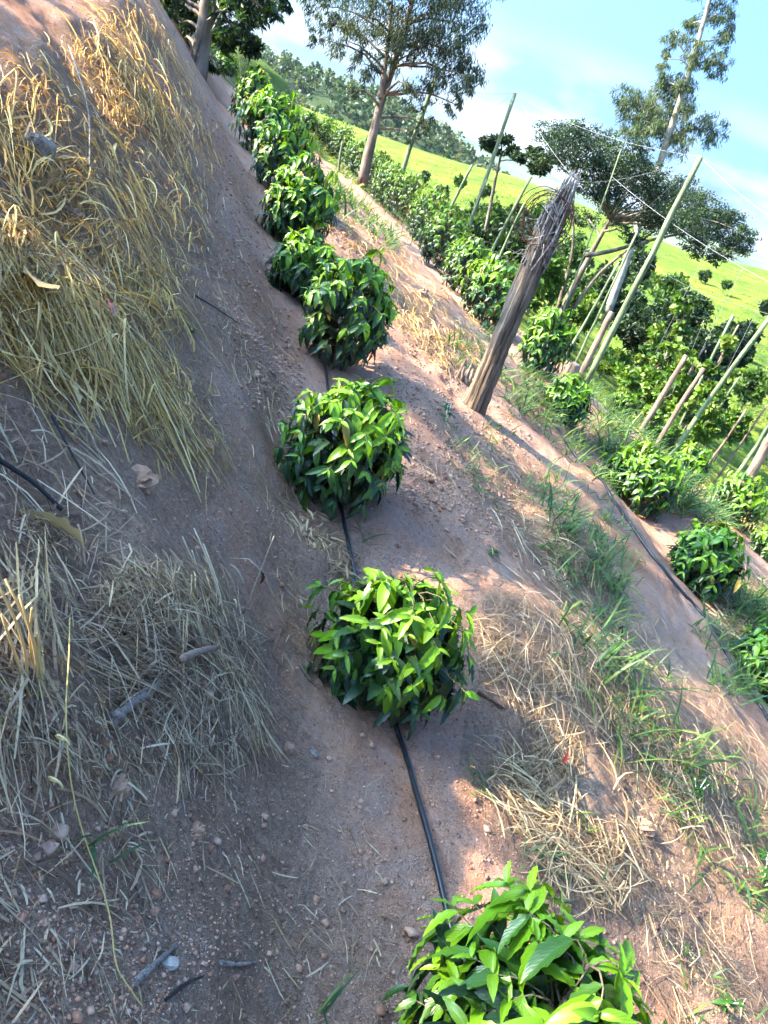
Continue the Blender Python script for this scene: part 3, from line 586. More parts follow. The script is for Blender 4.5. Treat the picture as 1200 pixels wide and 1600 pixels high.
def coffee(loc, Rm, h, label, hi, seed, nodes=42, llen=.115):
    rng = np.random.default_rng(seed); root = empty('coffee_plant', loc); tag(root, label, 'coffee plant', 'coffee plants in rows on the slope')
    lv, br, top = coffee_layout(rng, Rm, h, nodes, llen)
    b = MB(); b.tube(np.array([[0, 0, -.04], [0, 0, h*.3], [top[0]*.6, top[1]*.6, h*.6], top]), [.013, .011, .008, .004], 7)
    st = b.build('stem', M['stem'], root)
    bb = MB()
    for p in br: bb.tube(p[::2], np.linspace(.0028, .0014, len(p[::2])), 4, cap=False)
    bo = bb.build('branches', M['stem'], st); bo['kind'] = 'stuff'
    rest = lv
    if hi:
        cm = np.array([0, 0, h*.35]); order = sorted(range(len(lv)), key=lambda i: -np.linalg.norm((lv[i][0]+lv[i][1]*lv[i][3]*.5-cm)/np.array([1, 1, 1.1])))
        rest = [lv[i] for i in order[290:]]; lv = [lv[i] for i in order[:290]]
        for (p, d, nr, s, c) in lv:
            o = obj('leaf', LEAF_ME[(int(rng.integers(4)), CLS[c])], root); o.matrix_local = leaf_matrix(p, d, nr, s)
    if rest:
        Vs, Fs, Ms, Us, n0 = [], [], [], [], 0
        for (p, d, nr, s, c) in rest:
            V, F, U = (LEAF_HI[int(rng.integers(4))] if hi else LEAF_LO[int(rng.integers(2))]); B = np.stack([d, np.cross(nr, d), nr], 0)*s
            Vs.append(V@B+p); Fs.append(F+n0); Ms += [c]*len(F); Us.append(U); n0 += len(V)
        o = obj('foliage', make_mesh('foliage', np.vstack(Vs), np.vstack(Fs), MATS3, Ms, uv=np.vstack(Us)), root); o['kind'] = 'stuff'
    return root
def slant(p): return float(np.linalg.norm(np.asarray(p)-CAM))
def coffee_px(px, py, wpx, label, hi, seed, hk=.92, nodes=38, llen=.105):
    p = ground(px-.09*wpx, py); Rm = wpx*.5*slant(p)/FPX*.98; nodes = int(np.clip(nodes*max(1, Rm/.30)**1.5, 60, 190)); coffee(p, Rm, Rm*2*hk*random.uniform(.92, 1.08), label, hi, seed, nodes, llen); return p
pA = np.array([.60, .90, float(H(.60, .90))])
coffee(pA, .27, .54, 'large glossy coffee plant cut off by the bottom edge of the picture', True, 11, 124, .110)
ROW1 = [(612, 1085, 250, 'rounded coffee plant with lime top leaves and the black hose leaving its foot', 1, .88),
        (545, 765, 222, 'dark leaved coffee plant with a low side branch, third up from the bottom edge', 1, .92),
        (533, 568, 165, 'tall dense coffee plant just left of the leaning old post', 1, 1.0),
        (472, 462, 100, 'smaller coffee plant half hidden behind the tall dense one left of the post', 1, .95),
        (462, 378, 112, 'bright coffee plant sixth along the row beside the bare bank', 1, 1.0),
        (440, 300, 98, 'lime topped coffee plant pressed against the back of the sixth plant in the bank row', 0, .95),
        (418, 245, 98, 'shaded dark coffee plant near the far end of the bank row', 0, .95),
        (393, 190, 62, 'sunlit coffee plant beyond the shaded dark one in the bank row', 0, 1.1),
        (350, 116, 34, 'small bright coffee plant at the foot of the big trunk on the bank', 0, .9)]
ROW2 = [(1197, 1075, 120, 'broad leaved young coffee plant cut off at the right edge beside the second hose', 1, .8),
        (1090, 915, 112, 'sunlit coffee plant standing on the second hose near the right edge', 1, .95),
        (1000, 785, 118, 'wide drooping coffee plant among tall grass along the second hose', 1, .8),
        (884, 655, 84, 'low round lime coffee plant right of the foot of the leaning post', 1, .85),
        (838, 578, 82, 'coffee plant showing just right behind the leaning post', 1, 1.1),
        (764, 508, 82, 'broad sunlit coffee plant just left behind the leaning post', 0, 1.0),
        (722, 458, 68, 'dark coffee plant second left behind the leaning post', 0, 1.0),
        (690, 420, 64, 'round dark coffee plant third left behind the leaning post', 0, 1.0),
        (664, 385, 60, 'coffee plant in the second row below the foot of the tall centre pole', 0, 1.0),
        (634, 352, 54, 'sunlit coffee plant in the second row close to the foot of the left pole', 0, 1.0),
        (606, 326, 48, 'light green coffee plant left of the left pole foot', 0, 1.0),
        (584, 304, 44, 'coffee plant in the second row below the forked eucalyptus trunk', 0, 1.0),
        (560, 278, 44, 'dark round coffee plant at the foot of the forked eucalyptus', 0, 1.0),
        (534, 250, 34, 'small coffee plant uphill of the forked eucalyptus foot', 0, 1.0),
        (508, 228, 30, 'dark coffee bush near the far end of the second row', 0, 1.0),
        (482, 206, 22, 'tiny coffee bush last in the second row before the pasture', 0, 1.0)]
ROW3 = [(975, 645, 42, 'small dark coffee plant right of the low lime one in the third row', 0, .9),
        (1028, 692, 52, 'yellow green coffee plant at the foot of two brown posts', 0, .9),
        (1074, 752, 56, 'bright coffee plant behind the wide drooping one', 0, .95),
        (1143, 812, 84, 'dark bushy coffee plant left of the thick pale post at the right edge', 0, .9),
        (1196, 872, 60, 'shaded coffee plant cut by the right edge above the second hose', 0, .9),
        (1208, 735, 54, 'bright coffee plant behind the thick pale post at the right edge', 0, .9)]
for k, (a, b, w_, lb, hi, hk) in enumerate(ROW1+ROW2+ROW3):
    coffee_px(a, b, w_*(1.38 if 14 <= k < 25 else 1.0 if k < 3 else 1.06), lb, bool(hi), 100+k, hk, nodes=112 if hi else 84, llen=.102 if k < 3 else .112)

# ---------------------------------------------------------------- drip hoses
def smooth_path(P, n_=120):
    P = np.asarray(P, float); t = np.linspace(0, len(P)-1, n_); Q = np.stack([np.interp(t, np.arange(len(P)), P[:, i]) for i in range(3)], 1)
    k = np.ones(7)/7
    for i in range(3): Q[:, i] = np.convolve(np.pad(Q[:, i], 3, mode='edge'), k, 'valid')
    return Q
def hose(pxs, label, r_, ext=None):
    P = [ground(a, b) for a, b in pxs]
    if ext is not None: P = [np.array(e) for e in ext]+P
    Q = smooth_path(P); Q[:, 2] = np.maximum(H(Q[:, 0], Q[:, 1]), H(Q[:, 0], Q[:, 1], False))+r_*.8
    b = MB(); b.tube(Q, r_, 10); o = b.build('drip_hose', M['hose']); tag(o, label, 'hose', 'black drip irrigation hoses'); return o
hose([(735, 1560), (716, 1505), (690, 1400), (655, 1260), (630, 1170), (607, 1112), (575, 980), (548, 875), (537, 820), (528, 770), (515, 640), (505, 560), (470, 470), (450, 400)],
     'black drip hose running down the first row from plant to plant', .0085, [(.62, .2, 0), (.55, .62, 0)])
hose([(1290, 1260), (1195, 1120), (1150, 1050), (1090, 955), (1055, 915), (1020, 872), (985, 820), (950, 775), (915, 730), (888, 700), (860, 650)],
     'black drip hose along the second row at the right', .010)
# ---------------------------------------------------------------- the leaning old post with its coil of wire
def old_post():
    b0 = ground(742, 640); Y = b0[1]; t0 = at(872, 318, Y); tip = at(903, 264, Y)
    root = empty('old_post', b0); tag(root, 'thick weathered grey wooden post, rotten at the foot, leaning between the rows', 'post')
    n_, m_ = 40, 46; b = MB(); ax = t0-b0; Ln = np.linalg.norm(ax); T = unit(ax); A = unit(np.cross(T, [0, 1.0, 0])); B = np.cross(T, A)
    s = np.linspace(-.10, 1, n_); an = np.linspace(0, 2*math.pi, m_, endpoint=False); S, AN = np.meshgrid(s, an, indexing='ij')
    r0 = 18.5*slant(b0)/FPX
    rr = r0*(1.05-.22*np.clip(S, 0, 1)+.10*np.exp(-np.maximum(S, 0)/.05))
    cr_ = vnoise(AN*6.2+3, S*2.2)+.6*vnoise(AN*15, S*5+4); rr = rr*(1+.24*cr_+.14*vnoise(AN*4+9, S*16)+.10*vnoise(AN*9, S*30+5))
    groove = np.abs(np.sin(AN*3.5+1.2*vnoise(S*3, AN*0+2)))
    rr = rr*(1-.10*np.exp(-(groove/.16)**2))
    rot = np.exp(-((np.mod(AN-3.4+math.pi, 2*math.pi)-math.pi)/.75)**2)*sm(.66, .40, S)*(.5+1.2*(vnoise(S*9, AN*2)+.5)); rr = rr*(1-.38*rot)
    rr = rr*(1-.30*sm(.93, 1.0, S)*(.4+1.2*(vnoise(AN*3, S*3)+.5)))
    V = b0+S[..., None]*ax+rr[..., None]*(np.cos(AN)[..., None]*A+np.sin(AN)[..., None]*B)
    i, j = np.meshgrid(np.arange(n_-1), np.arange(m_), indexing='ij'); i = i.ravel(); j = j.ravel(); j2 = (j+1) % m_
    F = np.stack([i*m_+j, i*m_+j2, (i+1)*m_+j2, (i+1)*m_+j], 1)
    V = V.reshape(-1, 3); V2 = np.vstack([V, t0+ax*.01]); o_ = len(V)
    a = np.arange(0, m_, 2); F = np.vstack([F, np.stack([np.full(len(a), o_), a+(n_-1)*m_, (a+1) % m_+(n_-1)*m_, (a+2) % m_+(n_-1)*m_], 1)])
    tone = np.clip(1.0-.72*np.clip(rot, 0, 1)-.25*np.exp(-(groove/.16)**2), .15, 1).reshape(-1, 1); warm = np.array([[1.0, .93, .86]])
    C = np.vstack([tone*warm, [[.6, .55, .5]]])
    b.add(V2, F, C); b.build('trunk', M['old_wood'], root, origin=b0)
    # split stakes and dry vine tied round the head
    rng = np.random.default_rng(5); k = MB()
    for q in range(70):
        s0 = rng.uniform(.70, .97); a0 = rng.uniform(0, 6.28); p0 = b0+ax*s0+(math.cos(a0)*A+math.sin(a0)*B)*r0*rng.uniform(.75, 1.05)
        p1 = t0+(tip-t0)*rng.uniform(.1, 1.05)+(math.cos(a0)*A+math.sin(a0)*B)*r0*rng.uniform(.05, .7)
        mid = (p0+p1)/2+rng.normal(0, .02, 3); k.tube(np.array([p0, mid, p1]), [.006, .005, .002], 5, c=(1, .95, .9) if rng.random() < .6 else (.5, .42, .36), cap=False)
    for q in range(5):
        s0 = rng.uniform(.74, 1.05); c0 = b0+ax*s0; th = np.linspace(0, 6.28, 14)+rng.uniform(0, 6); rq = r0*(1.02 if s0 < 1 else .55)*rng.uniform(.9, 1.12)
        tl = rng.normal(0, .5); P = c0+rq*(np.cos(th)[:, None]*A+np.sin(th)[:, None]*B)+T*(tl*rq*np.cos(th))[:, None]
        k.tube(P, .0035, 4, c=(.75, .62, .5), cap=False)
    for q in range(22):
        s0 = rng.uniform(.75, 1.02); a0 = rng.uniform(0, 6.28); o1 = math.cos(a0)*A+math.sin(a0)*B; p0 = b0+ax*s0+o1*r0*.9
        k.tube(np.array([p0, p0+o1*.05-T*.01, p0+o1*.10-T*rng.uniform(-.05, .09)]), [.004, .003, .0015], 4, c=(.7, .6, .5), cap=False)
    kb = k.build('dry_vine_wrap', M['dead_wood'], root, origin=b0); kb['kind'] = 'stuff'
    # rusty coil hung over the head
    co = empty('wire_coil', b0+ax*.82); tag(co, 'rusty coil of barbed wire hung round the head of the old post', 'wire coil')
    c0 = at(853, 343, Y)-np.array([0, .03, 0]); ex = unit(at(872, 297, Y)-at(833, 376, Y)); ey = unit(np.cross(ex, [0.25, 1, .35])); R0 = 37*slant(c0)/FPX
    w_ = MB(); org = np.array(co.location)
    for q in range(9):
        th = np.linspace(0, 2*math.pi, 40); rq = R0*rng.uniform(.72, 1.08); e1 = rng.normal(0, .024, 3)
        nz = np.cross(ex, ey); P = c0+e1+rq*(np.cos(th)[:, None]*ex*.98+np.sin(th)[:, None]*ey*.95)+nz*(rng.normal(0, .02)*np.sin(th*2+q)+.008*np.sin(th*5+q))[:, None]
        w_.tube(P, .0024, 5, c=(1, 1, 1), cap=False)
        for g in range(0, 38, 3):
            pb = P[g]; w_.tube(np.array([pb-rng.normal(0, .009, 3), pb, pb+rng.normal(0, .009, 3)]), .0015, 3, cap=False)
    w_.build('wire_loops', M['rust'], co, origin=org)
    # rotten stub beside the foot
    p = ground(722, 590); st = MB()
    for q in range(16):
        a0 = rng.uniform(0, 6.28); r1 = rng.uniform(.01, .07); h1 = rng.uniform(.05, .17)
        bp = p+np.array([math.cos(a0)*r1, math.sin(a0)*r1, -.03]); st.tube(np.array([bp, bp+[0, 0, h1*.6], bp+[rng.normal(0, .01), rng.normal(0, .01), h1]]), [.022, .016, .004], 6, jit=.4)
    so = st.build('rotten_stub', M['post_brown']); tag(so, 'splintered rotten wood stub beside the foot of the old post', 'stub')
old_post()

# ---------------------------------------------------------------- trellis poles and wires
POLE_TOP = {}
def pole(key, bx, by, tx, ty, Y, wpx, matn, label, to_ground=True, group='trellis poles'):
    b0 = at(bx, by, Y); t0 = at(tx, ty, Y); sl = slant(b0); r_ = max(.016, wpx*.36*sl/FPX)
    gz = float(H(b0[0], b0[1], False)); 
    if to_ground:
        sl_ = (t0-b0)/(t0[2]-b0[2]); b0 = b0+sl_*(gz-.15-b0[2])
    root = empty('trellis_pole', b0); tag(root, label, 'pole', group)
    n_ = 9; s = np.linspace(0, 1, n_)[:, None]; P = b0+(t0-b0)*s; P[1:-1] += RNG.normal(0, r_*.10, (n_-2, 3))*[1, 1, 0]; P[:, 0] += RNG.normal(0, .025)*np.sin(s[:, 0]*math.pi)
    mb = MB(); mb.tube(P, np.linspace(r_*1.08, r_*.86, n_), 12, jit=.14); sh = mb.build('shaft', M[matn], root, origin=b0)
    c = MB(); c.tube(np.array([t0-unit(t0-b0)*.012, t0+unit(t0-b0)*.012]), [r_*.87, r_*.74], 12); c.build('sawn_top', M['bark_pale' if matn == 'post_green' else 'dead_wood'], sh, origin=b0)
    POLE_TOP[key] = t0; return root
G, B_ = 'post_green', 'post_brown'
pole('p1', 620, 300, 682, 120, 27, 9, G, 'green treated pole at the foot of the forked eucalyptus, leftmost of the tall poles')
pole('p2', 726, 368, 805, 145, 25, 8, G, 'tall green pole in the centre carrying wires against the sky')
pole('p3', 700, 335, 738, 258, 38, 6, G, 'short far green pole left of the tall centre pole')
pole('p4', 762, 410, 830, 276, 27, 6, G, 'slim pale pole right of the tall centre pole, the longer of a close pair')
pole('p5', 786, 390, 819, 318, 29, 5, G, 'slim pale pole behind the longer one of the close pair')
pole('p6', 934, 562, 1095, 245, 18.5, 12, G, 'tallest thick green pole standing before the wide dark tree')
pole('p7', 897, 533, 967, 410, 22, 6, G, 'thin green pole left of the short brown post and the stump')
pole('p8', 912, 540, 996, 362, 24, 5, G, 'thin dark green pole just left of the short brown post')
pole('p9', 918, 563, 956, 488, 18, 14, B_, 'short thick brown post beside the round stump')
pole('p10', 1017, 646, 1072, 556, 15, 11, B_, 'brown post left one of two at the edge of the third row')
pole('p11', 1047, 662, 1099, 576, 14.5, 10, B_, 'brown post right one of two at the edge of the third row')
pole('p12', 1095, 600, 1145, 493, 21, 6, G, 'grey green pole rising behind the right brown post')
pole('p13', 1092, 652, 1206, 492, 17, 10, G, 'long pale green pole sloping up to the right edge of the picture')
pole('p14', 1165, 752, 1222, 655, 13, 20, B_, 'thick pale post at the right edge beside the dark bushy coffee plant')
pole('p15', 1132, 687, 1166, 640, 22, 5, B_, 'thin dark pole left of the pair of poles near the right edge')
pole('p16', 1152, 702, 1198, 634, 21, 4, B_, 'thin dark pole nearest the pale post at the right edge')
pole('p17', 1168, 712, 1216, 640, 19, 9, G, 'whitish pole just behind the thick pale post at the right edge')
pole('p18', 1054, 617, 1101, 542, 20, 5, B_, 'thin brown pole between the two brown posts and the dark grove')
pole('p19', 1015, 590, 1063, 515, 22, 6, B_, 'grey brown pole before the left side of the dark grove')
pole('p20', 1080, 645, 1154, 508, 20, 4, B_, 'thin dark pole wound with a vine before the dark grove')
pole('p21', 1122, 640, 1158, 584, 26, 5, G, 'faint far pole at the lower right side of the dark grove')
pole('p22', 815, 470, 868, 390, 24, 4, B_, 'thin slanting stick just right behind the head of the old post', group='sticks')
pole('p23', 950, 290, 970, 235, 26, 3, G, 'thin pale pole tip against the wide dark tree')
pole('p24', 533, 238, 535, 222, 26, 5, G, 'stubby pale fence post among the far second row plants')
def wire(a, b, sag, label, r_=.004, group='trellis wires'):
    a = np.asarray(a); b = np.asarray(b); s = np.linspace(0, 1, 24)[:, None]; P = a+(b-a)*s; P[:, 2] -= sag*4*(s*(1-s))[:, 0]
    mb = MB(); mb.tube(P, r_, 4); o = mb.build('trellis_wire', M['wire']); tag(o, label, 'wire', group)
T = POLE_TOP
wire(T['p2'], T['p6'], .25, 'wire strung from the tall centre pole to the tallest thick pole')
wire(T['p2'], T['p1'], .2, 'wire strung between the two left tall poles')
wire(T['p2'], at(690, 222, 33), .05, 'guy wire running down left from the tall centre pole')
wire(T['p2'], at(915, 300, 22), .1, 'lower wire from the tall centre pole toward the old post head')
wire(T['p6'], at(1260, 300, 14), .1, 'upper wire leaving the tallest pole for the right edge')
wire(T['p6'], at(1260, 372, 16), .1, 'lower wire leaving the tallest pole for the right edge')
wire(T['p6'], at(985, 345, 26), .1, 'wire slanting down left from the tallest pole across the dark tree')
wire(T['p6'], at(850, 265, 34), .5, 'slack wire sagging left from the tallest pole')
wire(at(955, 275, 20), at(1260, 470, 16), .15, 'long wire crossing the dark tree down to the right edge')
wire(T['p13'], at(1000, 400, 30), .2, 'wire from the pole at the right edge back across the pasture')
wire(T['p1'], at(560, 225, 30), .1, 'wire from the leftmost tall pole to the forked eucalyptus')
for k, (a, b, c, d) in enumerate([(1060, 600, 1100, 500), (1120, 610, 1190, 470), (1020, 560, 1110, 380), (1090, 560, 1160, 420), (740, 330, 760, 280)]):
    wire(at(a, b, 22), at(c, d, 22), 0, ['pale string hanging between the brown posts', 'pale string nearest the right edge above the grove', 'pale string rising from the grove into the dark tree',
         'pale string right of the tallest pole before the pasture', 'short string beside the tall centre pole'][k], .005, 'training strings')

# ---------------------------------------------------------------- trees
def leaves_in(clumps, n_, size, pal, hang=0.0, slim=.35, seed=1, flat=1.0, shell=.5):
    """diamond leaves spread through ellipsoid clumps [(centre, (rx, ry, rz))]"""
    rng = np.random.default_rng(seed); Vs = []; Cs = []; pal = np.array(pal)
    vol = np.array([c[1][0]*c[1][1]*c[1][2] for c in clumps])**.67; vol /= vol.sum()
    for (c0, rad), fr in zip(clumps, vol):
        k = max(20, int(n_*fr)); d = rng.normal(size=(k, 3)); d /= np.linalg.norm(d, axis=1, keepdims=True)
        rr = rng.random(k)**shell; rr *= 1+.25*rng.normal(size=k)*(rr > .6)
        # sub-clumping
        nc = max(4, k//40); cd = rng.normal(size=(nc, 3)); cd /= np.linalg.norm(cd, axis=1, keepdims=True); cd *= (rng.random((nc, 1))**.45)
        own = rng.integers(0, nc, k); pos = cd[own]+d*rr[:, None]*.30
        pos = pos*np.array(rad)+np.array(c0)
        dr = rng.normal(size=(k, 3)); dr /= np.linalg.norm(dr, axis=1, keepdims=True); dr[:, 2] = dr[:, 2]*(1-hang)-hang*1.3; dr /= np.linalg.norm(dr, axis=1, keepdims=True)
        sd = np.cross(dr, rng.normal(size=(k, 3))); sd /= np.linalg.norm(sd, axis=1, keepdims=True)
        s = size*rng.uniform(.6, 1.35, (k, 1)); nm = np.cross(dr, sd)
        V = np.stack([pos, pos+dr*s*.45+sd*s*slim*.5+nm*s*.06, pos+dr*s, pos+dr*s*.45-sd*s*slim*.5+nm*s*.06], 1)
        ct = pal[rng.integers(0, len(pal), nc)][own]*rng.uniform(.7, 1.3, (k, 1)); Vs.append(V.reshape(-1, 3)); Cs.append(np.repeat(ct, 4, 0))
    V = np.vstack(Vs); return V, np.arange(len(V)).reshape(-1, 4), np.vstack(Cs)
def limb(mb, a, b, r0, r1, wob=.05, n_=6, rng=None):
    rng = rng or random; s = np.linspace(0, 1, n_)[:, None]; a = np.asarray(a, float); b = np.asarray(b, float); P = a+(b-a)*s
    Ln = np.linalg.norm(b-a); P[1:-1] += RNG.normal(0, wob*Ln*.3, (n_-2, 3)); P[:, 2] += (.10*Ln*np.sin(s[:, 0]*math.pi)); mb.tube(P, np.linspace(r0, r1, n_), 7, cap=False); return P
def tree(name, label, cat, base, trunk, r0, clumps, n_, size, pal, bark='bark', hang=0, slim=.35, seed=1, group=None, shell=.5, stems=None, limbs=True):
    root = empty(name, base); tag(root, label, cat, group); base = np.asarray(base, float)
    mb = MB(); tr = [base-np.array([0, 0, .3])]+[np.asarray(p, float) for p in trunk]
    P = smooth_path(tr, 16) if len(tr) > 2 else np.array(tr); mb.tube(P, np.linspace(r0, r0*.35, len(P)), 10, jit=.12)
    for st in (stems or []):
        Q = smooth_path(np.array(st), 14); mb.tube(Q, np.linspace(r0*.55, r0*.15, len(Q)), 8, jit=.1)
    if limbs:
        for (c0, rad) in clumps:
            c0 = np.asarray(c0, float); k = np.argmin(np.linalg.norm(P-c0, axis=1)+np.maximum(0, P[:, 2]-c0[2]+.3*rad[0])*2)
            limb(mb, P[k], c0, r0*.28, r0*.06)
            for q in range(3):
                v = RNG.normal(size=3); v /= np.linalg.norm(v); limb(mb, c0, c0+v*np.array(rad)*.75, r0*.07, r0*.02, n_=4)
    mb.build('trunk', M[bark], root, origin=base)
    V, F, C = leaves_in(clumps, n_, size, pal, hang, slim, seed, shell=shell)
    o = obj('crown', make_mesh('crown', V-base, F, M['foliage'], col=C, smooth=False), root); o['kind'] = 'stuff'; return root
def A_(px, py, Y): return at(px, py, Y)
def clump_px(lst, Y, dy=.5, flat=.8):
    out_ = []
    for (a, b, r_) in lst:
        c = at(a, b, Y+random.uniform(-dy, dy)); q = r_*slant(c)/FPX; out_.append((c, (q, q, q*flat)))
    return out_
EUC = [(.025, .05, .026), (.04, .065, .03), (.018, .034, .022), (.055, .08, .035)]
EUC2 = [(.06, .10, .035), (.085, .12, .045), (.04, .07, .035), (.11, .14, .055)]
ACA = [(.016, .038, .02), (.025, .052, .022), (.012, .028, .018), (.045, .08, .028)]
BUSH = [(.035, .085, .014), (.055, .115, .018), (.025, .062, .014), (.085, .15, .025)]
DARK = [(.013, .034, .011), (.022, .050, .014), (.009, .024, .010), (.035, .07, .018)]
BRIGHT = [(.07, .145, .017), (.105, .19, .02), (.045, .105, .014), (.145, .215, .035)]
# forked eucalyptus behind the second row
Y = 25; b0 = at(575, 262, Y); b0[2] = min(b0[2], float(H(b0[0], b0[1], False)))
fork = at(592, 165, Y); s1 = [fork, at(603, 100, Y), at(612, 20, Y), at(618, -90, Y)]
trunk = [at(578, 240, Y), at(584, 200, Y), fork, at(612, 110, Y+.3), at(640, 40, Y+.5), at(665, -90, Y+.7)]
cl = clump_px([(500, 10, 26), (520, 40, 22), (555, 20, 34), (545, 65, 26), (570, 100, 22), (600, 30, 36), (600, 80, 28), (640, 30, 40), (640, 85, 30), (680, 20, 42), (690, 75, 40), (720, 40, 40), (730, 95, 30),
               (735, 130, 22), (715, 165, 18), (660, 150, 24), (665, 195, 18), (700, 120, 30), (560, 140, 14), (530, -30, 40), (600, -50, 50), (670, -50, 50), (740, -30, 40), (500, 60, 14), (640, 210, 10), (632, 130, 18)], Y, 1.3, 1.0)
tree('eucalyptus_tree', 'eucalyptus with forked pale brown trunk and drooping dark leaves beyond the second row', 'tree', b0, trunk, .17, cl, 24000, .14, EUC, 'bark', .85, .2, 3, stems=[s1])
# tall eucalyptus at the right
Y = 38; b0 = at(965, 470, Y); b0[2] = float(H(b0[0], b0[1], False))
trunk = [at(985, 400, Y), at(1005, 330, Y), at(1040, 230, Y), at(1062, 160, Y), at(1090, 70, Y), at(1112, 0, Y), at(1122, -60, Y)]
cl = clump_px([(1128, 22, 22), (1084, 36, 16), (1052, 60, 17), (1040, 92, 13), (1090, 82, 22), (1120, 98, 20), (1134, 62, 17), (984, 155, 24), (1012, 168, 26), (1030, 128, 18), (1056, 152, 28), (1072, 130, 18),
               (998, 190, 26), (1018, 196, 24), (1108, 200, 24), (1060, 214, 26), (1040, 190, 24), (1108, -30, 26), (1140, -30, 20), (1075, 180, 18)], Y, .8, .9)
tree('eucalyptus_tree', 'tall slender eucalyptus with pale trunk rising above the wide dark tree', 'tree', b0, trunk, .20, cl, 22000, .19, EUC2, 'bark_pale', .8, .16, 4)
# wide dark acacia
Y = 31; b0 = at(862, 530, Y); b0[2] = float(H(b0[0], b0[1], False))
trunk = [at(880, 480, Y), at(905, 430, Y), at(930, 385, Y), at(960, 330, Y)]
stm = [[at(850, 520, Y), at(870, 440, Y), at(862, 390, Y), at(850, 330, Y)], [at(880, 510, Y), at(920, 440, Y), at(965, 400, Y), at(1040, 350, Y)], [at(866, 500, Y+1), at(890, 420, Y+1), at(900, 370, Y+1), at(890, 280, Y+1)],
       [at(900, 400, Y-1), at(960, 395, Y-1), at(1020, 370, Y-1), at(1110, 360, Y-1)], [b0, at(840, 480, Y+2), at(842, 430, Y+2), at(880, 360, Y+2)]]
cl = clump_px([(868, 215, 34), (905, 212, 34), (935, 225, 38), (880, 245, 34), (925, 262, 40), (965, 250, 36), (985, 285, 44), (940, 300, 38), (1010, 262, 32), (1025, 305, 42), (1060, 300, 36), (1065, 340, 42), (1020, 345, 36),
               (1100, 325, 34), (1110, 360, 36), (1140, 345, 26), (1150, 385, 28), (1165, 365, 20), (1090, 385, 26), (1130, 395, 20), (905, 340, 24), (960, 340, 30), (985, 370, 20), (1115, 405, 16), (850, 250, 22), (1000, 230, 20)], Y, 2.2, .55)
tree('acacia_tree', 'wide spreading dark tree with layered crown and many thin trunks', 'tree', b0, trunk, .17, cl, 62000, .085, ACA, 'bark', .05, .5, 5, stems=stm)
# small open tree between the poles
Y = 34; b0 = at(775, 345, Y); b0[2] = float(H(b0[0], b0[1], False))
cl = clump_px([(762, 222, 15), (785, 215, 13), (800, 235, 12), (815, 245, 14), (838, 240, 15), (775, 235, 9), (830, 262, 12), (848, 260, 14)], Y, .8, .6)
tree('young_tree', 'small open tree with crooked bare trunk between the centre pole and the old post', 'tree', b0, [at(772, 310, Y), at(770, 280, Y), at(785, 250, Y), at(783, 220, Y)], .09, cl, 3200, .2, DARK, 'bark', .2, .4, 6)
# big trunk at the top left on the bank
Y = 14; b0 = at(318, 82, Y); b0[2] = float(H(b0[0], b0[1], False))
cl = clump_px([(265, 10, 26), (285, 35, 22), (300, 10, 24), (275, 60, 14), (360, 20, 32), (395, 10, 30), (420, 5, 26), (350, 60, 26), (370, 50, 24), (440, -10, 22), (340, 95, 16), (380, -30, 40), (300, -40, 50), (430, 22, 14), (250, -20, 30)], Y+.8, 1.0, .8)
tree('shade_tree', 'thick grey trunk with hanging dark leaves at the top of the bank', 'tree', b0, [at(320, 50, Y), at(322, 10, Y), at(330, -60, Y), at(345, -160, Y)], .16, cl, 9000, .13, DARK+BUSH[:2], 'bark', .5, .32, 7, stems=[[at(322, 40, Y), at(345, 0, Y), at(375, -60, Y), at(400, -110, Y)]])
Y = 12.5; b0 = ground(372, 128)
def shrub(px, py, wpx, hpx, Y, label, pal, n_, size, seed, hang=0, slim=.4, name='shrub', cat='shrub', group=None, lean=0):
    if Y is None: Y = float(ground(px, py+hpx*.45)[1])
    c = at(px, py, Y); g = np.array([c[0], c[1], float(H(c[0], c[1], False))]); q = slant(c)/FPX; rx = wpx*.5*q; rz = hpx*.5*q
    rng = np.random.default_rng(seed); cl_ = []
    for k in range(7):
        v = rng.normal(size=3); v /= np.linalg.norm(v); cl_.append((c+v*np.array([rx, rx*.8, rz])*.5, (rx*.62, rx*.6, rz*.62)))
    cl_.append((c, (rx*.7, rx*.7, rz*.7)))
    return tree(name, label, cat, g, [g+(c-g)*.6, c], max(.02, rx*.05), cl_, n_, size, pal, 'bark', hang, slim, seed, group, .6)
shrub(372, 95, 46, 62, None, 'feathery grey green shrub below the big trunk on the bank', [(.14, .19, .08), (.20, .25, .11), (.11, .16, .07)], 2600, .07, 21, -.4, .16)
shrub(395, 72, 26, 34, 15, 'dark bushy shrub against the sky beside the feathery one', DARK, 900, .10, 22)
shrub(350, 95, 34, 44, None, 'dark shrub in the shade of the big trunk', DARK, 1300, .09, 23)
VAL = [(560, 0), ]
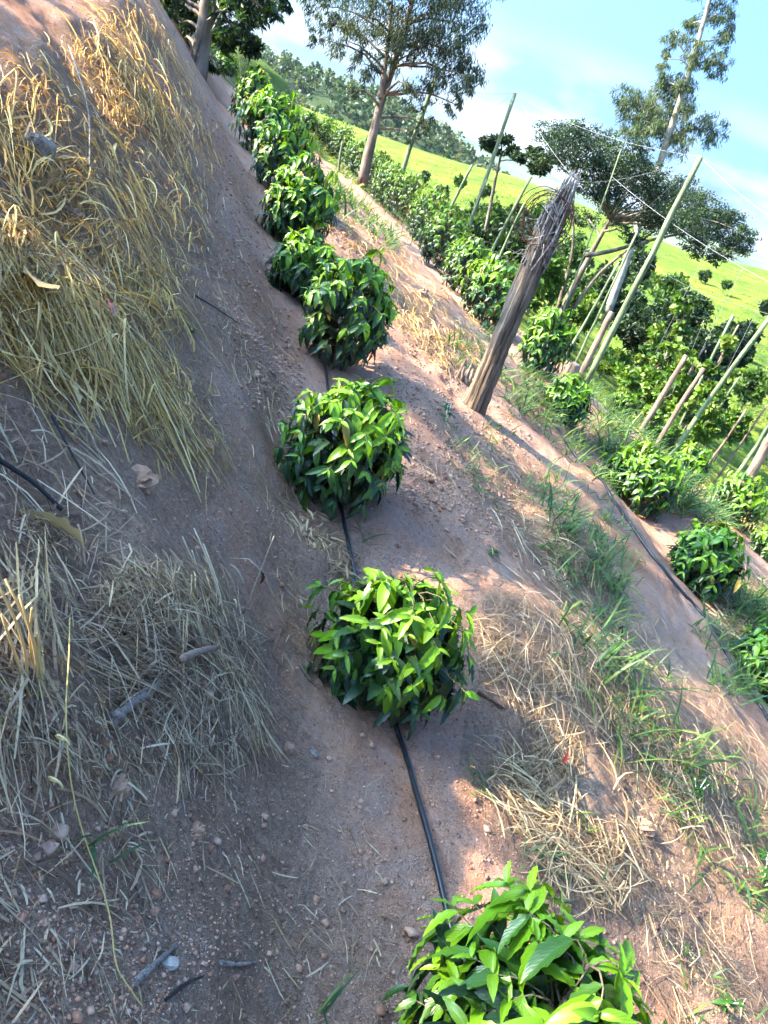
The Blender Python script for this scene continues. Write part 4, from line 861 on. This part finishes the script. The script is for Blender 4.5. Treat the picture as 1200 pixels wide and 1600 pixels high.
BU = [(690, 345, 60, 44, 36, BUSH, 'green bush left of the far short pole'), (745, 395, 80, 60, 31, DARK, 'dark bush below the tall centre pole'),
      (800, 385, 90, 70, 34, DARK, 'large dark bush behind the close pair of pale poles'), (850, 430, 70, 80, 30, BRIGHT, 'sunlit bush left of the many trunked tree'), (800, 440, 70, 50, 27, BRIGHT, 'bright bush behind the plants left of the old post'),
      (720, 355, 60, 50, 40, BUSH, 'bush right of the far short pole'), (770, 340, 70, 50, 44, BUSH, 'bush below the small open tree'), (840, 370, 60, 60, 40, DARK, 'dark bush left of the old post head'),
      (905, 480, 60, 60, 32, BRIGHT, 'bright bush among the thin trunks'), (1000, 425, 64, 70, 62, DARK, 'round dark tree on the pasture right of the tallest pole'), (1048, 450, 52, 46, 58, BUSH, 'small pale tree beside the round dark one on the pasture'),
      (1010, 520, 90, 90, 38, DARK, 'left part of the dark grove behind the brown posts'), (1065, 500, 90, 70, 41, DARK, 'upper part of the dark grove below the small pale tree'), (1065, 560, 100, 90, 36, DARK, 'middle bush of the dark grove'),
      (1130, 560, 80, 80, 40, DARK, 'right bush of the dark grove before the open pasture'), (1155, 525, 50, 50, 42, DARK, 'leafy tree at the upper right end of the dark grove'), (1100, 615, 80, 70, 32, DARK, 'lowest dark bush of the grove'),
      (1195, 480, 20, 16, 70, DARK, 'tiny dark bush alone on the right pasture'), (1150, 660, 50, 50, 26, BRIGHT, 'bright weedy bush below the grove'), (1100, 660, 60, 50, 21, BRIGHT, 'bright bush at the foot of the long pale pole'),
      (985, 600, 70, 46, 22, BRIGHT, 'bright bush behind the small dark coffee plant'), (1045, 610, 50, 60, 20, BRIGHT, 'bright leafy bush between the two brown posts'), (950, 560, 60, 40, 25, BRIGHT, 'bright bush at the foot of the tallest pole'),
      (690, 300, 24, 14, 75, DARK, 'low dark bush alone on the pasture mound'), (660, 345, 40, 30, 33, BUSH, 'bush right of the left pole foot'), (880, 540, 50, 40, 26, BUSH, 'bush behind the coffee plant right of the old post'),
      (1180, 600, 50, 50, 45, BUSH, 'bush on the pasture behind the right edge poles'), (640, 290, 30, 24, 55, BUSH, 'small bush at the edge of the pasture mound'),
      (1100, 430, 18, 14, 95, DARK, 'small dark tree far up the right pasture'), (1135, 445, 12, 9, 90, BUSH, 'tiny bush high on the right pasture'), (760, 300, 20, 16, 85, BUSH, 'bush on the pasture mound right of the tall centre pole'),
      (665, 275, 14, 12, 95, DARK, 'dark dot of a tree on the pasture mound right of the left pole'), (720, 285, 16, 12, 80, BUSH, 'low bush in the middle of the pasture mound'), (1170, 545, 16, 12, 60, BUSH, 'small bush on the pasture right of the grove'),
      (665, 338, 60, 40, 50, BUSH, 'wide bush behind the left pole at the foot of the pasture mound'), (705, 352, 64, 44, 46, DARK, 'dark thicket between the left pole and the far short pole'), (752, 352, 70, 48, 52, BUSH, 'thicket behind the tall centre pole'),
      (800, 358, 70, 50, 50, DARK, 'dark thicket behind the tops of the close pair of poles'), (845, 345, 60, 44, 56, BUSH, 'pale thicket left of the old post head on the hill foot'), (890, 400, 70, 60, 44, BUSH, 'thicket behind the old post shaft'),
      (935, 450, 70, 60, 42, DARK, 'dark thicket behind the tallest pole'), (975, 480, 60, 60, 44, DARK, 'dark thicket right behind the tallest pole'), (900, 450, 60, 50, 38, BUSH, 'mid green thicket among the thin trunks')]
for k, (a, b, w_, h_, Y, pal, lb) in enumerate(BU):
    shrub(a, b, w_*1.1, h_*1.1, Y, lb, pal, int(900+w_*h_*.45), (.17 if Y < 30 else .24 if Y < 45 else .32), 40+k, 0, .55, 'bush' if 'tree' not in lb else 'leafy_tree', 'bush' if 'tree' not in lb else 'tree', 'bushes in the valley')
# vines climbing strings and posts
def vine(bx, by, tx, ty, Y, label, n_, seed):
    rng = np.random.default_rng(seed); a = at(bx, by, Y); b = at(tx, ty, Y); g = np.array([a[0], a[1], float(H(a[0], a[1], False))])
    root = empty('climbing_vine', g); tag(root, label, 'vine', 'climbing vines')
    s = np.linspace(0, 1, 40); th = s*22; P = g+(b-g)*s[:, None]+np.stack([np.cos(th), np.sin(th), 0*th], 1)*.09
    mb = MB(); mb.tube(P, .012, 5); mb.build('stem', M['stem'], root, origin=g)
    cl_ = [(g+(b-g)*q, (.28, .28, .32)) for q in np.linspace(.05, .95, 7)]
    V, F, C = leaves_in(cl_, n_, .15, BRIGHT, .3, .75, seed); o = obj('foliage', make_mesh('foliage', V-g, F, M['foliage'], col=C, smooth=False), root); o['kind'] = 'stuff'
vine(1020, 600, 1075, 470, 20, 'leafy vine climbing left of the two brown posts', 900, 1)
vine(1075, 650, 1135, 535, 18, 'yellow green vine climbing right of the right brown post', 1000, 2)
vine(1035, 635, 1075, 550, 17, 'vine wrapped round the left brown post', 700, 3)
vine(1095, 660, 1150, 580, 21, 'vine climbing beside the long pale pole', 800, 4)
vine(990, 600, 1030, 500, 24, 'vine hanging before the left side of the grove', 900, 5)
# woodland on the hill beyond the pasture, one mass
def woodland():
    rng = np.random.default_rng(9); n_ = 1500; X = rng.uniform(-260, 60, n_); Yy = rng.uniform(215, 400, n_); Z = H(X, Yy, False)
    cl_ = [((x, y, z+rng.uniform(2, 4.5)), tuple(rng.uniform(2.2, 4.2, 3)*np.array([1, 1, .95]))) for x, y, z in zip(X, Yy, Z)]
    pal = [(.03, .065, .017), (.045, .085, .02), (.02, .046, .013), (.07, .10, .035), (.10, .12, .055)]
    V, F, C = leaves_in(cl_, 100000, 1.25, pal, 0, .8, 9, shell=.35)
    o = obj('woodland', make_mesh('woodland', V, F, M['foliage'], col=C, smooth=False)); tag(o, 'dense green woodland covering the hill behind the pasture', 'woodland', kind='stuff')
woodland()

# trees higher up the hill, left of the frame: their loose crowns throw the dappled shade on the slope
for k, (gx_, gy_, t_, lb) in enumerate([(2.5, 4.6, 14, 'loose crowned tree up the hill left of the frame, nearest of three'), (3.2, 7.6, 16, 'loose crowned tree up the hill left of the frame, farthest of three'), (2.8, 2.6, 15, 'loose crowned tree up the hill left of the frame, beside the camera')]):
    c = np.array([gx_, gy_, float(H(gx_, gy_, False))])+sdir*t_; g = np.array([c[0], c[1], float(H(c[0], c[1], False))]); rng = np.random.default_rng(300+k)
    cl = [(c+rng.normal(0, 1, 3)*[1.0, 1.1, .35], (.75, .75, .4)) for _ in range(9)]
    tree('hillside_tree', lb, 'tree', g, [g+(c-g)*.5, c], .10, cl, 1700, .16, BUSH, 'bark', .2, .4, 310+k, 'shade trees up the hill')
# ---------------------------------------------------------------- single things lying about
def stick(pxs, r_, label, matn='dead_wood', name='stick', cat='stick', lift=.0, taper=.5, jit=.25, heights=None, n=8, group=None):
    P = np.array([ground(a, b) for a, b in pxs]); P[:, 2] += r_*.8+lift
    if heights is not None: P[:, 2] += np.array(heights)
    Q = smooth_path(P, 18) if len(P) > 2 else np.linspace(P[0], P[1], 8)
    mb = MB(); mb.tube(Q-Q[0], np.linspace(r_, r_*taper, len(Q)), n, jit=jit); o = mb.build(name, M[matn]); o.location = Q[0]; tag(o, label, cat, group); return o
stick([(-20, 725), (50, 765), (100, 812)], .006, 'charred black branch on the shaded bank at the left edge', 'char', 'burnt_branch', 'branch', .02, .7)
stick([(75, 655), (110, 720), (150, 790)], .0035, 'thin dark burnt stick uphill of the charred branch', 'char', lift=.02)
stick([(300, 463), (340, 488), (378, 512)], .0035, 'thin black twig on the bare earth right of the straw', 'char')
stick([(168, 1135), (210, 1105), (248, 1082)], .012, 'short pale grey log lying in the grey straw', 'dead_wood', 'log', 'log', .012, .75, .6)
stick([(270, 1072), (300, 1058), (332, 1046)], .010, 'flat brown splinter of wood above the pale log', 'post_brown', 'splinter', 'stick', .05)
stick([(742, 1085), (765, 1102), (788, 1121)], .006, 'curved orange brown pod lying right of the rounded coffee plant', 'rust', 'seed_pod', 'pod', .004, .4)
stick([(205, 1545), (235, 1520), (275, 1485)], .007, 'broken grey stick beside the white wood chip', 'dead_wood')
stick([(335, 1520), (370, 1513), (402, 1507)], .0045, 'pale split stalk lying on the earth near the bottom', 'dead_wood')
stick([(250, 1575), (290, 1545), (315, 1538)], .003, 'dark stick at the bottom left of the bare earth', 'char')
stick([(935, 990), (985, 1040), (1050, 1100)], .004, 'long tan cane lying across the dead grass', 'dead_wood')
stick([(1035, 1240), (1058, 1262), (1075, 1290)], .014, 'pale dry husk in the weeds at the right edge', 'dead_wood', 'husk', 'husk')
stick([(466, 1040), (480, 1060), (505, 1080)], .007, 'dark root half buried left of the rounded coffee plant', 'stem', 'root', 'root')
def stalks(specs, label, name, pal, r_=.003):
    root = empty(name, ground(*specs[0][0])); tag(root, label, 'stalks'); org = np.array(root.location)
    for (b, t, bend) in specs:
        p = ground(*b); q = at(t[0], t[1], p[1]-.02); s = np.linspace(0, 1, 8)[:, None]; P = p+(q-p)*s; P[:, 0] += bend*np.sin(s[:, 0]*math.pi)
        mb = MB(); mb.tube(P-org, np.linspace(r_, r_*.6, 8), 6, c=pal); mb.build('stalk', M['straw'], root)
stalks([((345, 965), (303, 825), .01), ((335, 950), (285, 838), -.005), ((348, 980), (318, 850), .012), ((320, 935), (300, 860), .0), ((300, 970), (250, 905), .01)], 'pale dry stalks standing up from the grey straw heap', 'upright_stalks', (.66, .55, .38))
stalks([((66, 1095), (8, 905), .02), ((60, 1090), (30, 930), .01), ((50, 1095), (2, 960), .0), ((66, 1085), (50, 950), -.01), ((40, 1080), (-10, 900), .02), ((70, 1090), (58, 990), .0)], 'cut golden stubble clump at the left edge with soil at its roots', 'stubble_clump', (.48, .34, .15), .003)
# yellow vine trailing down at the left
def trailing_vine():
    pts = [(100, 1000), (97, 1080), (90, 1160), (102, 1250), (125, 1330), (148, 1400), (165, 1470), (170, 1540), (190, 1570), (215, 1605)]
    P = np.array([ground(a, b) for a, b in pts]); P[:, 2] += .04; P[0:3, 2] += .03
    root = empty('trailing_vine', P[0]); tag(root, 'thin yellow dry vine trailing down the left edge with curled tendrils', 'vine'); org = np.array(root.location)
    mb = MB(); mb.tube(smooth_path(P, 60)-org, .0013, 6, c=(.45, .34, .12)); mb.build('stem', M['straw'], root)
    for (a, b) in [(88, 1190), (78, 1250)]:
        c = ground(a, b)+np.array([0, 0, .035]); th = np.linspace(0, 5.2, 22); r_ = .014*np.linspace(1, .6, 22)
        Q = c+np.stack([r_*np.cos(th), -r_*np.sin(th)*.4+.002*th, r_*np.sin(th)], 1); mb = MB(); mb.tube(Q-org, .0019, 5, c=(.75, .6, .28)); mb.build('tendril', M['straw'], root)
trailing_vine()
stick([(100, 95), (135, 200), (133, 310)], .0035, 'long yellow cane bent over the golden straw at the top left', 'straw_cane' if 'straw_cane' in M else 'dead_wood', 'cane', 'cane', .08, .6)
# twig with one dead leaf, left of the middle of the row
def twig():
    b = ground(382, 955); t = at(428, 838, b[1]-.03); root = empty('twig', b); tag(root, 'bare leaning twig with one dead leaf left of the row', 'twig'); org = b.copy()
    s = np.linspace(0, 1, 8)[:, None]; P = b+(t-b)*s; mb = MB(); mb.tube(P-org, np.linspace(.0035, .0015, 8), 6, c=(.5, .38, .28))
    mb.tube(np.array([P[4], P[4]+[-.04, 0, .02], P[4]+[-.09, .0, .0]])-org, [.002, .0015, .001], 5, c=(.5, .38, .28)); mb.build('stem', M['straw'], root)
    lf = obj('dead_leaf', make_mesh('dead_leaf', LEAF_HI[2][0]*.07, LEAF_HI[2][1], M['rust']), root, P[4]-org); lf.rotation_euler = (.4, .9, 1.2)
twig()
M['tan_leaf'] = mat_leaf('tan_leaf', (.36, .25, .11), .2, .6, .3, False, True, (1, 1, 1)); M['pink_leaf'] = mat_leaf('pink_leaf', (.40, .15, .15), .2, .5, .3, False, True, (1, 1, 1))
M['red_leaf'] = mat_leaf('red_leaf', (.42, .06, .035), .3, .5, .3, False, True, (1, 1, 1)); M['blue_leaf'] = mat_leaf('blue_leaf', (.10, .19, .13), .15, .45, .4, False, True, (1, 1, 1))
def flat_leaf(px, py, ang, ln, matn, label, wide=1.0, shape=1, tilt=(.1, .1), name='fallen_leaf', lift=.012, cat='leaf'):
    p = ground(px, py); V = LEAF_HI[shape][0].copy()*[1, wide, 1]; o = obj(name, make_mesh(name, V*ln, LEAF_HI[shape][1], M[matn], uv=LEAF_HI[shape][2]))
    gx = (float(H(p[0]+.05, p[1], False))-float(H(p[0]-.05, p[1], False)))/.1; gy = (float(H(p[0], p[1]+.05, False))-float(H(p[0], p[1]-.05, False)))/.1
    n_ = Vector((-gx, -gy, 1)).normalized(); q = n_.to_track_quat('Z', 'X').to_matrix().to_4x4() @ Matrix.Rotation(ang, 4, 'Z') @ Matrix.Rotation(tilt[0], 4, 'Y') @ Matrix.Rotation(tilt[1], 4, 'X')
    o.matrix_world = Matrix.Translation(Vector(p)+n_*lift) @ q; tag(o, label, cat); return o
flat_leaf(132, 515, -.9, .085, 'pink_leaf', 'pink dead leaf lying on the olive straw', .8, 2, name='dead_leaf', lift=.09)
flat_leaf(868, 1200, -1.3, .07, 'red_leaf', 'red dead leaf standing in the dead grass right of the hose', .9, 2, (-.8, .3), 'dead_leaf', .03)
flat_leaf(1000, 1163, 2.6, .17, 'blue_leaf', 'blue green grass blade lying flat on the earth at the right', .45, 2, name='cut_blade')
flat_leaf(225, 465, -.9, .26, 'tan_leaf', 'long curled dry leaf at the right edge of the olive straw', .5, 1, (.1, .5), 'dry_leaf', .03)
flat_leaf(10, 470, -1.2, .22, 'tan_leaf', 'broad dried leaf hanging at the left edge in the olive straw', 1.1, 3, (.3, -.4), 'dry_leaf', .10)
flat_leaf(105, 640, -.6, .20, 'tan_leaf', 'dried leaf at the lower edge of the olive straw', .6, 0, (.1, .2), 'dry_leaf', .04)
flat_leaf(100, 880, -.5, .16, 'tan_leaf', 'pale curled leaf lying above the grey straw heap', .9, 1, (.2, .9), 'dry_leaf', .07)
def rough_block(px, py, dims, label, matn, name, cat, rot=(0, 0, 0), lift=0.0, jit=.28, seed=0, sub=3):
    rng = np.random.default_rng(seed); p = ground(px, py); n_ = sub; V = []; idx = {}; F = []
    def vid(i, j, k):
        if (i, j, k) not in idx: idx[(i, j, k)] = len(V); V.append((i/n_*2-1, j/n_*2-1, k/n_*2-1))
        return idx[(i, j, k)]
    for a in range(n_):
        for b in range(n_):
            for (f, w_) in ((0, 0), (n_, 1)):
                for ax in range(3):
                    q = [(a, b), (a+1, b), (a+1, b+1), (a, b+1)]; q = q if w_ else q[::-1]; fc = []
                    for (x, y) in q:
                        c = [0, 0, 0]; c[ax] = f; c[(ax+1) % 3] = x; c[(ax+2) % 3] = y; fc.append(vid(*c))
                    F.append(fc)
    V = np.array(V); nr = np.linalg.norm(V, axis=1, keepdims=True); V = V*(1-.35*(nr-1)/.73)*(1+jit*(rng.random((len(V), 1))-.5)); V = V*np.array(dims)/2
    me = make_mesh(name, V, F, M[matn], col=np.full((len(V), 3), (.31, .185, .12)), smooth=False); o = obj(name, me, None, p+np.array([0, 0, lift])); o.rotation_euler = rot; tag(o, label, cat); return o
rough_block(768, 902, (.13, .09, .05), 'flat pinkish rock half buried right of the rounded coffee plant', 'rock', 'rock', 'rock', (.1, .25, -.3), .0, .25, 1)
rough_block(55, 250, (.10, .04, .14), 'grey cut wood block stuck in the straw at the left edge', 'dead_wood', 'wood_block', 'wood', (.2, .3, .4), .04, .10, 2)
rough_block(488, 1180, (.034, .018, .015), 'small pale wood chip on the bare earth below the grey straw', 'dead_wood', 'wood_chip', 'wood chip', (0, .2, -.6), .006, .3, 3)
rough_block(448, 1175, (.03, .03, .03), 'small grey stone left of the wood chip', 'rock', 'stone', 'stone', (0, 0, .4), .004, .3, 4)
rough_block(258, 1512, (.034, .02, .016), 'whitish broken wood chip near the bottom left', 'bark_pale', 'wood_chip', 'wood chip', (.1, 0, .2), .003, .35, 5)
for k, (a, b, s_, lb) in enumerate([(155, 180, .09, 'reddish earth clod in the golden straw beside the tall bent cane'), (260, 155, .09, 'earth clod on the golden straw near the skyline'), (115, 335, .08, 'dark rooted clod below the golden straw'),
        (60, 1105, .05, 'earth clod at the roots of the stubble clump'), (175, 1225, .055, 'lumpy earth clod under the grey straw heap'), (215, 745, .10, 'earth clod at the lower edge of the olive straw'),
        (320, 690, .07, 'earth clod on the bare bank beside the curled straw'), (300, 1300, .045, 'small clod on the earth below the grey straw heap'), 
        (650, 455, .22, 'dark earth mound between the tall dense coffee plant and the second row'), (1000, 1290, .09, 'rounded sunlit clod beside tan roots at the right'), (700, 1290, .02, 'tiny stone right of the hose')]):
    rough_block(a, b, (s_, s_*.8, s_*.6), lb, 'clod', 'earth_clod', 'clod', (random.uniform(-.3, .3), random.uniform(-.3, .3), random.uniform(0, 3)), -s_*.18, .7, 20+k, 5)
# round stump by the short brown post
def stump():
    p = at(904, 552, 17.6); p[2] = float(H(p[0], p[1], False)); mb = MB(); mb.tube(np.array([[0, 0, -.1], [0, 0, .1], [0, 0, .27], [0, 0, .30]]), [.22, .19, .18, .15], 14, jit=.15)
    o = mb.build('stump', M['bark']); o.location = p; tag(o, 'round dark stump beside the short thick brown post', 'stump')
stump()
# broad leaved weeds
def weed(px, py, hgt, n_, ln, label, seed):
    rng = np.random.default_rng(seed); p = ground(px, py); root = empty('weed', p); tag(root, label, 'weed')
    mb = MB()
    for q in range(max(2, n_//8)):
        a = rng.uniform(0, 6.28); tp = np.array([math.cos(a)*hgt*.4, math.sin(a)*hgt*.4, hgt*rng.uniform(.7, 1.0)]); mb.tube(np.array([[0, 0, -.01], tp*[.4, .4, .55], tp]), [.003, .002, .0012], 5)
        for j in range(8):
            s = .25+.75*j/7; pp = tp*[s*s, s*s, s]; aa = rng.uniform(0, 6.28); d = unit(np.array([math.cos(aa), math.sin(aa), rng.uniform(-.2, .6)])); nr = unit(np.array([0, 0, 1.0])-d*d[2])
            o = obj('leaf', LEAF_ME[(int(rng.integers(4)), 'mid')], root); o.matrix_local = leaf_matrix(pp, d, nr, ln*rng.uniform(.6, 1.1))
    mb.build('stem', M['grass'], root)
weed(698, 655, .13, 24, .05, 'small leafy weed at the foot of the old post', 1)
weed(492, 755, .14, 32, .045, 'leafy weed in the hollow left of the third coffee plant', 2)
weed(1085, 1245, .09, 24, .05, 'leafy weed in the dead grass at the right', 3)
weed(1190, 1385, .16, 32, .05, 'leafy weed at the right edge above the bare earth', 4)
weed(1120, 1580, .07, 16, .04, 'low weed right of the bottom coffee plant', 5)
weed(770, 870, .06, 16, .04, 'tiny weed near the flat rock', 6)
weed(300, 520, .02, 16, .03, 'tiny green sprig at the right end of the long curled leaf', 7)
# ---------------------------------------------------------------- air: far things fade to blue
def haze():
    x, y, z0, z1 = 4400, 4400, -60, 206
    V = [(sx*x, sy*y, z) for z in (z0, z1) for sx, sy in ((-1, -1), (1, -1), (1, 1), (-1, 1))]
    F = [(3, 2, 1, 0), (4, 5, 6, 7), (0, 1, 5, 4), (1, 2, 6, 5), (2, 3, 7, 6), (3, 0, 4, 7)]
    m_, t, n, l, o = mat_new('haze'); v = n('ShaderNodeVolumePrincipled'); v.inputs['Color'].default_value = (.60, .80, 1, 1); v.inputs['Density'].default_value = .00008; v.inputs['Anisotropy'].default_value = .2
    l(v.outputs[0], o.inputs['Volume']); h = obj('haze', make_mesh('haze', V, F, m_, smooth=False)); tag(h, kind='stuff')
haze()
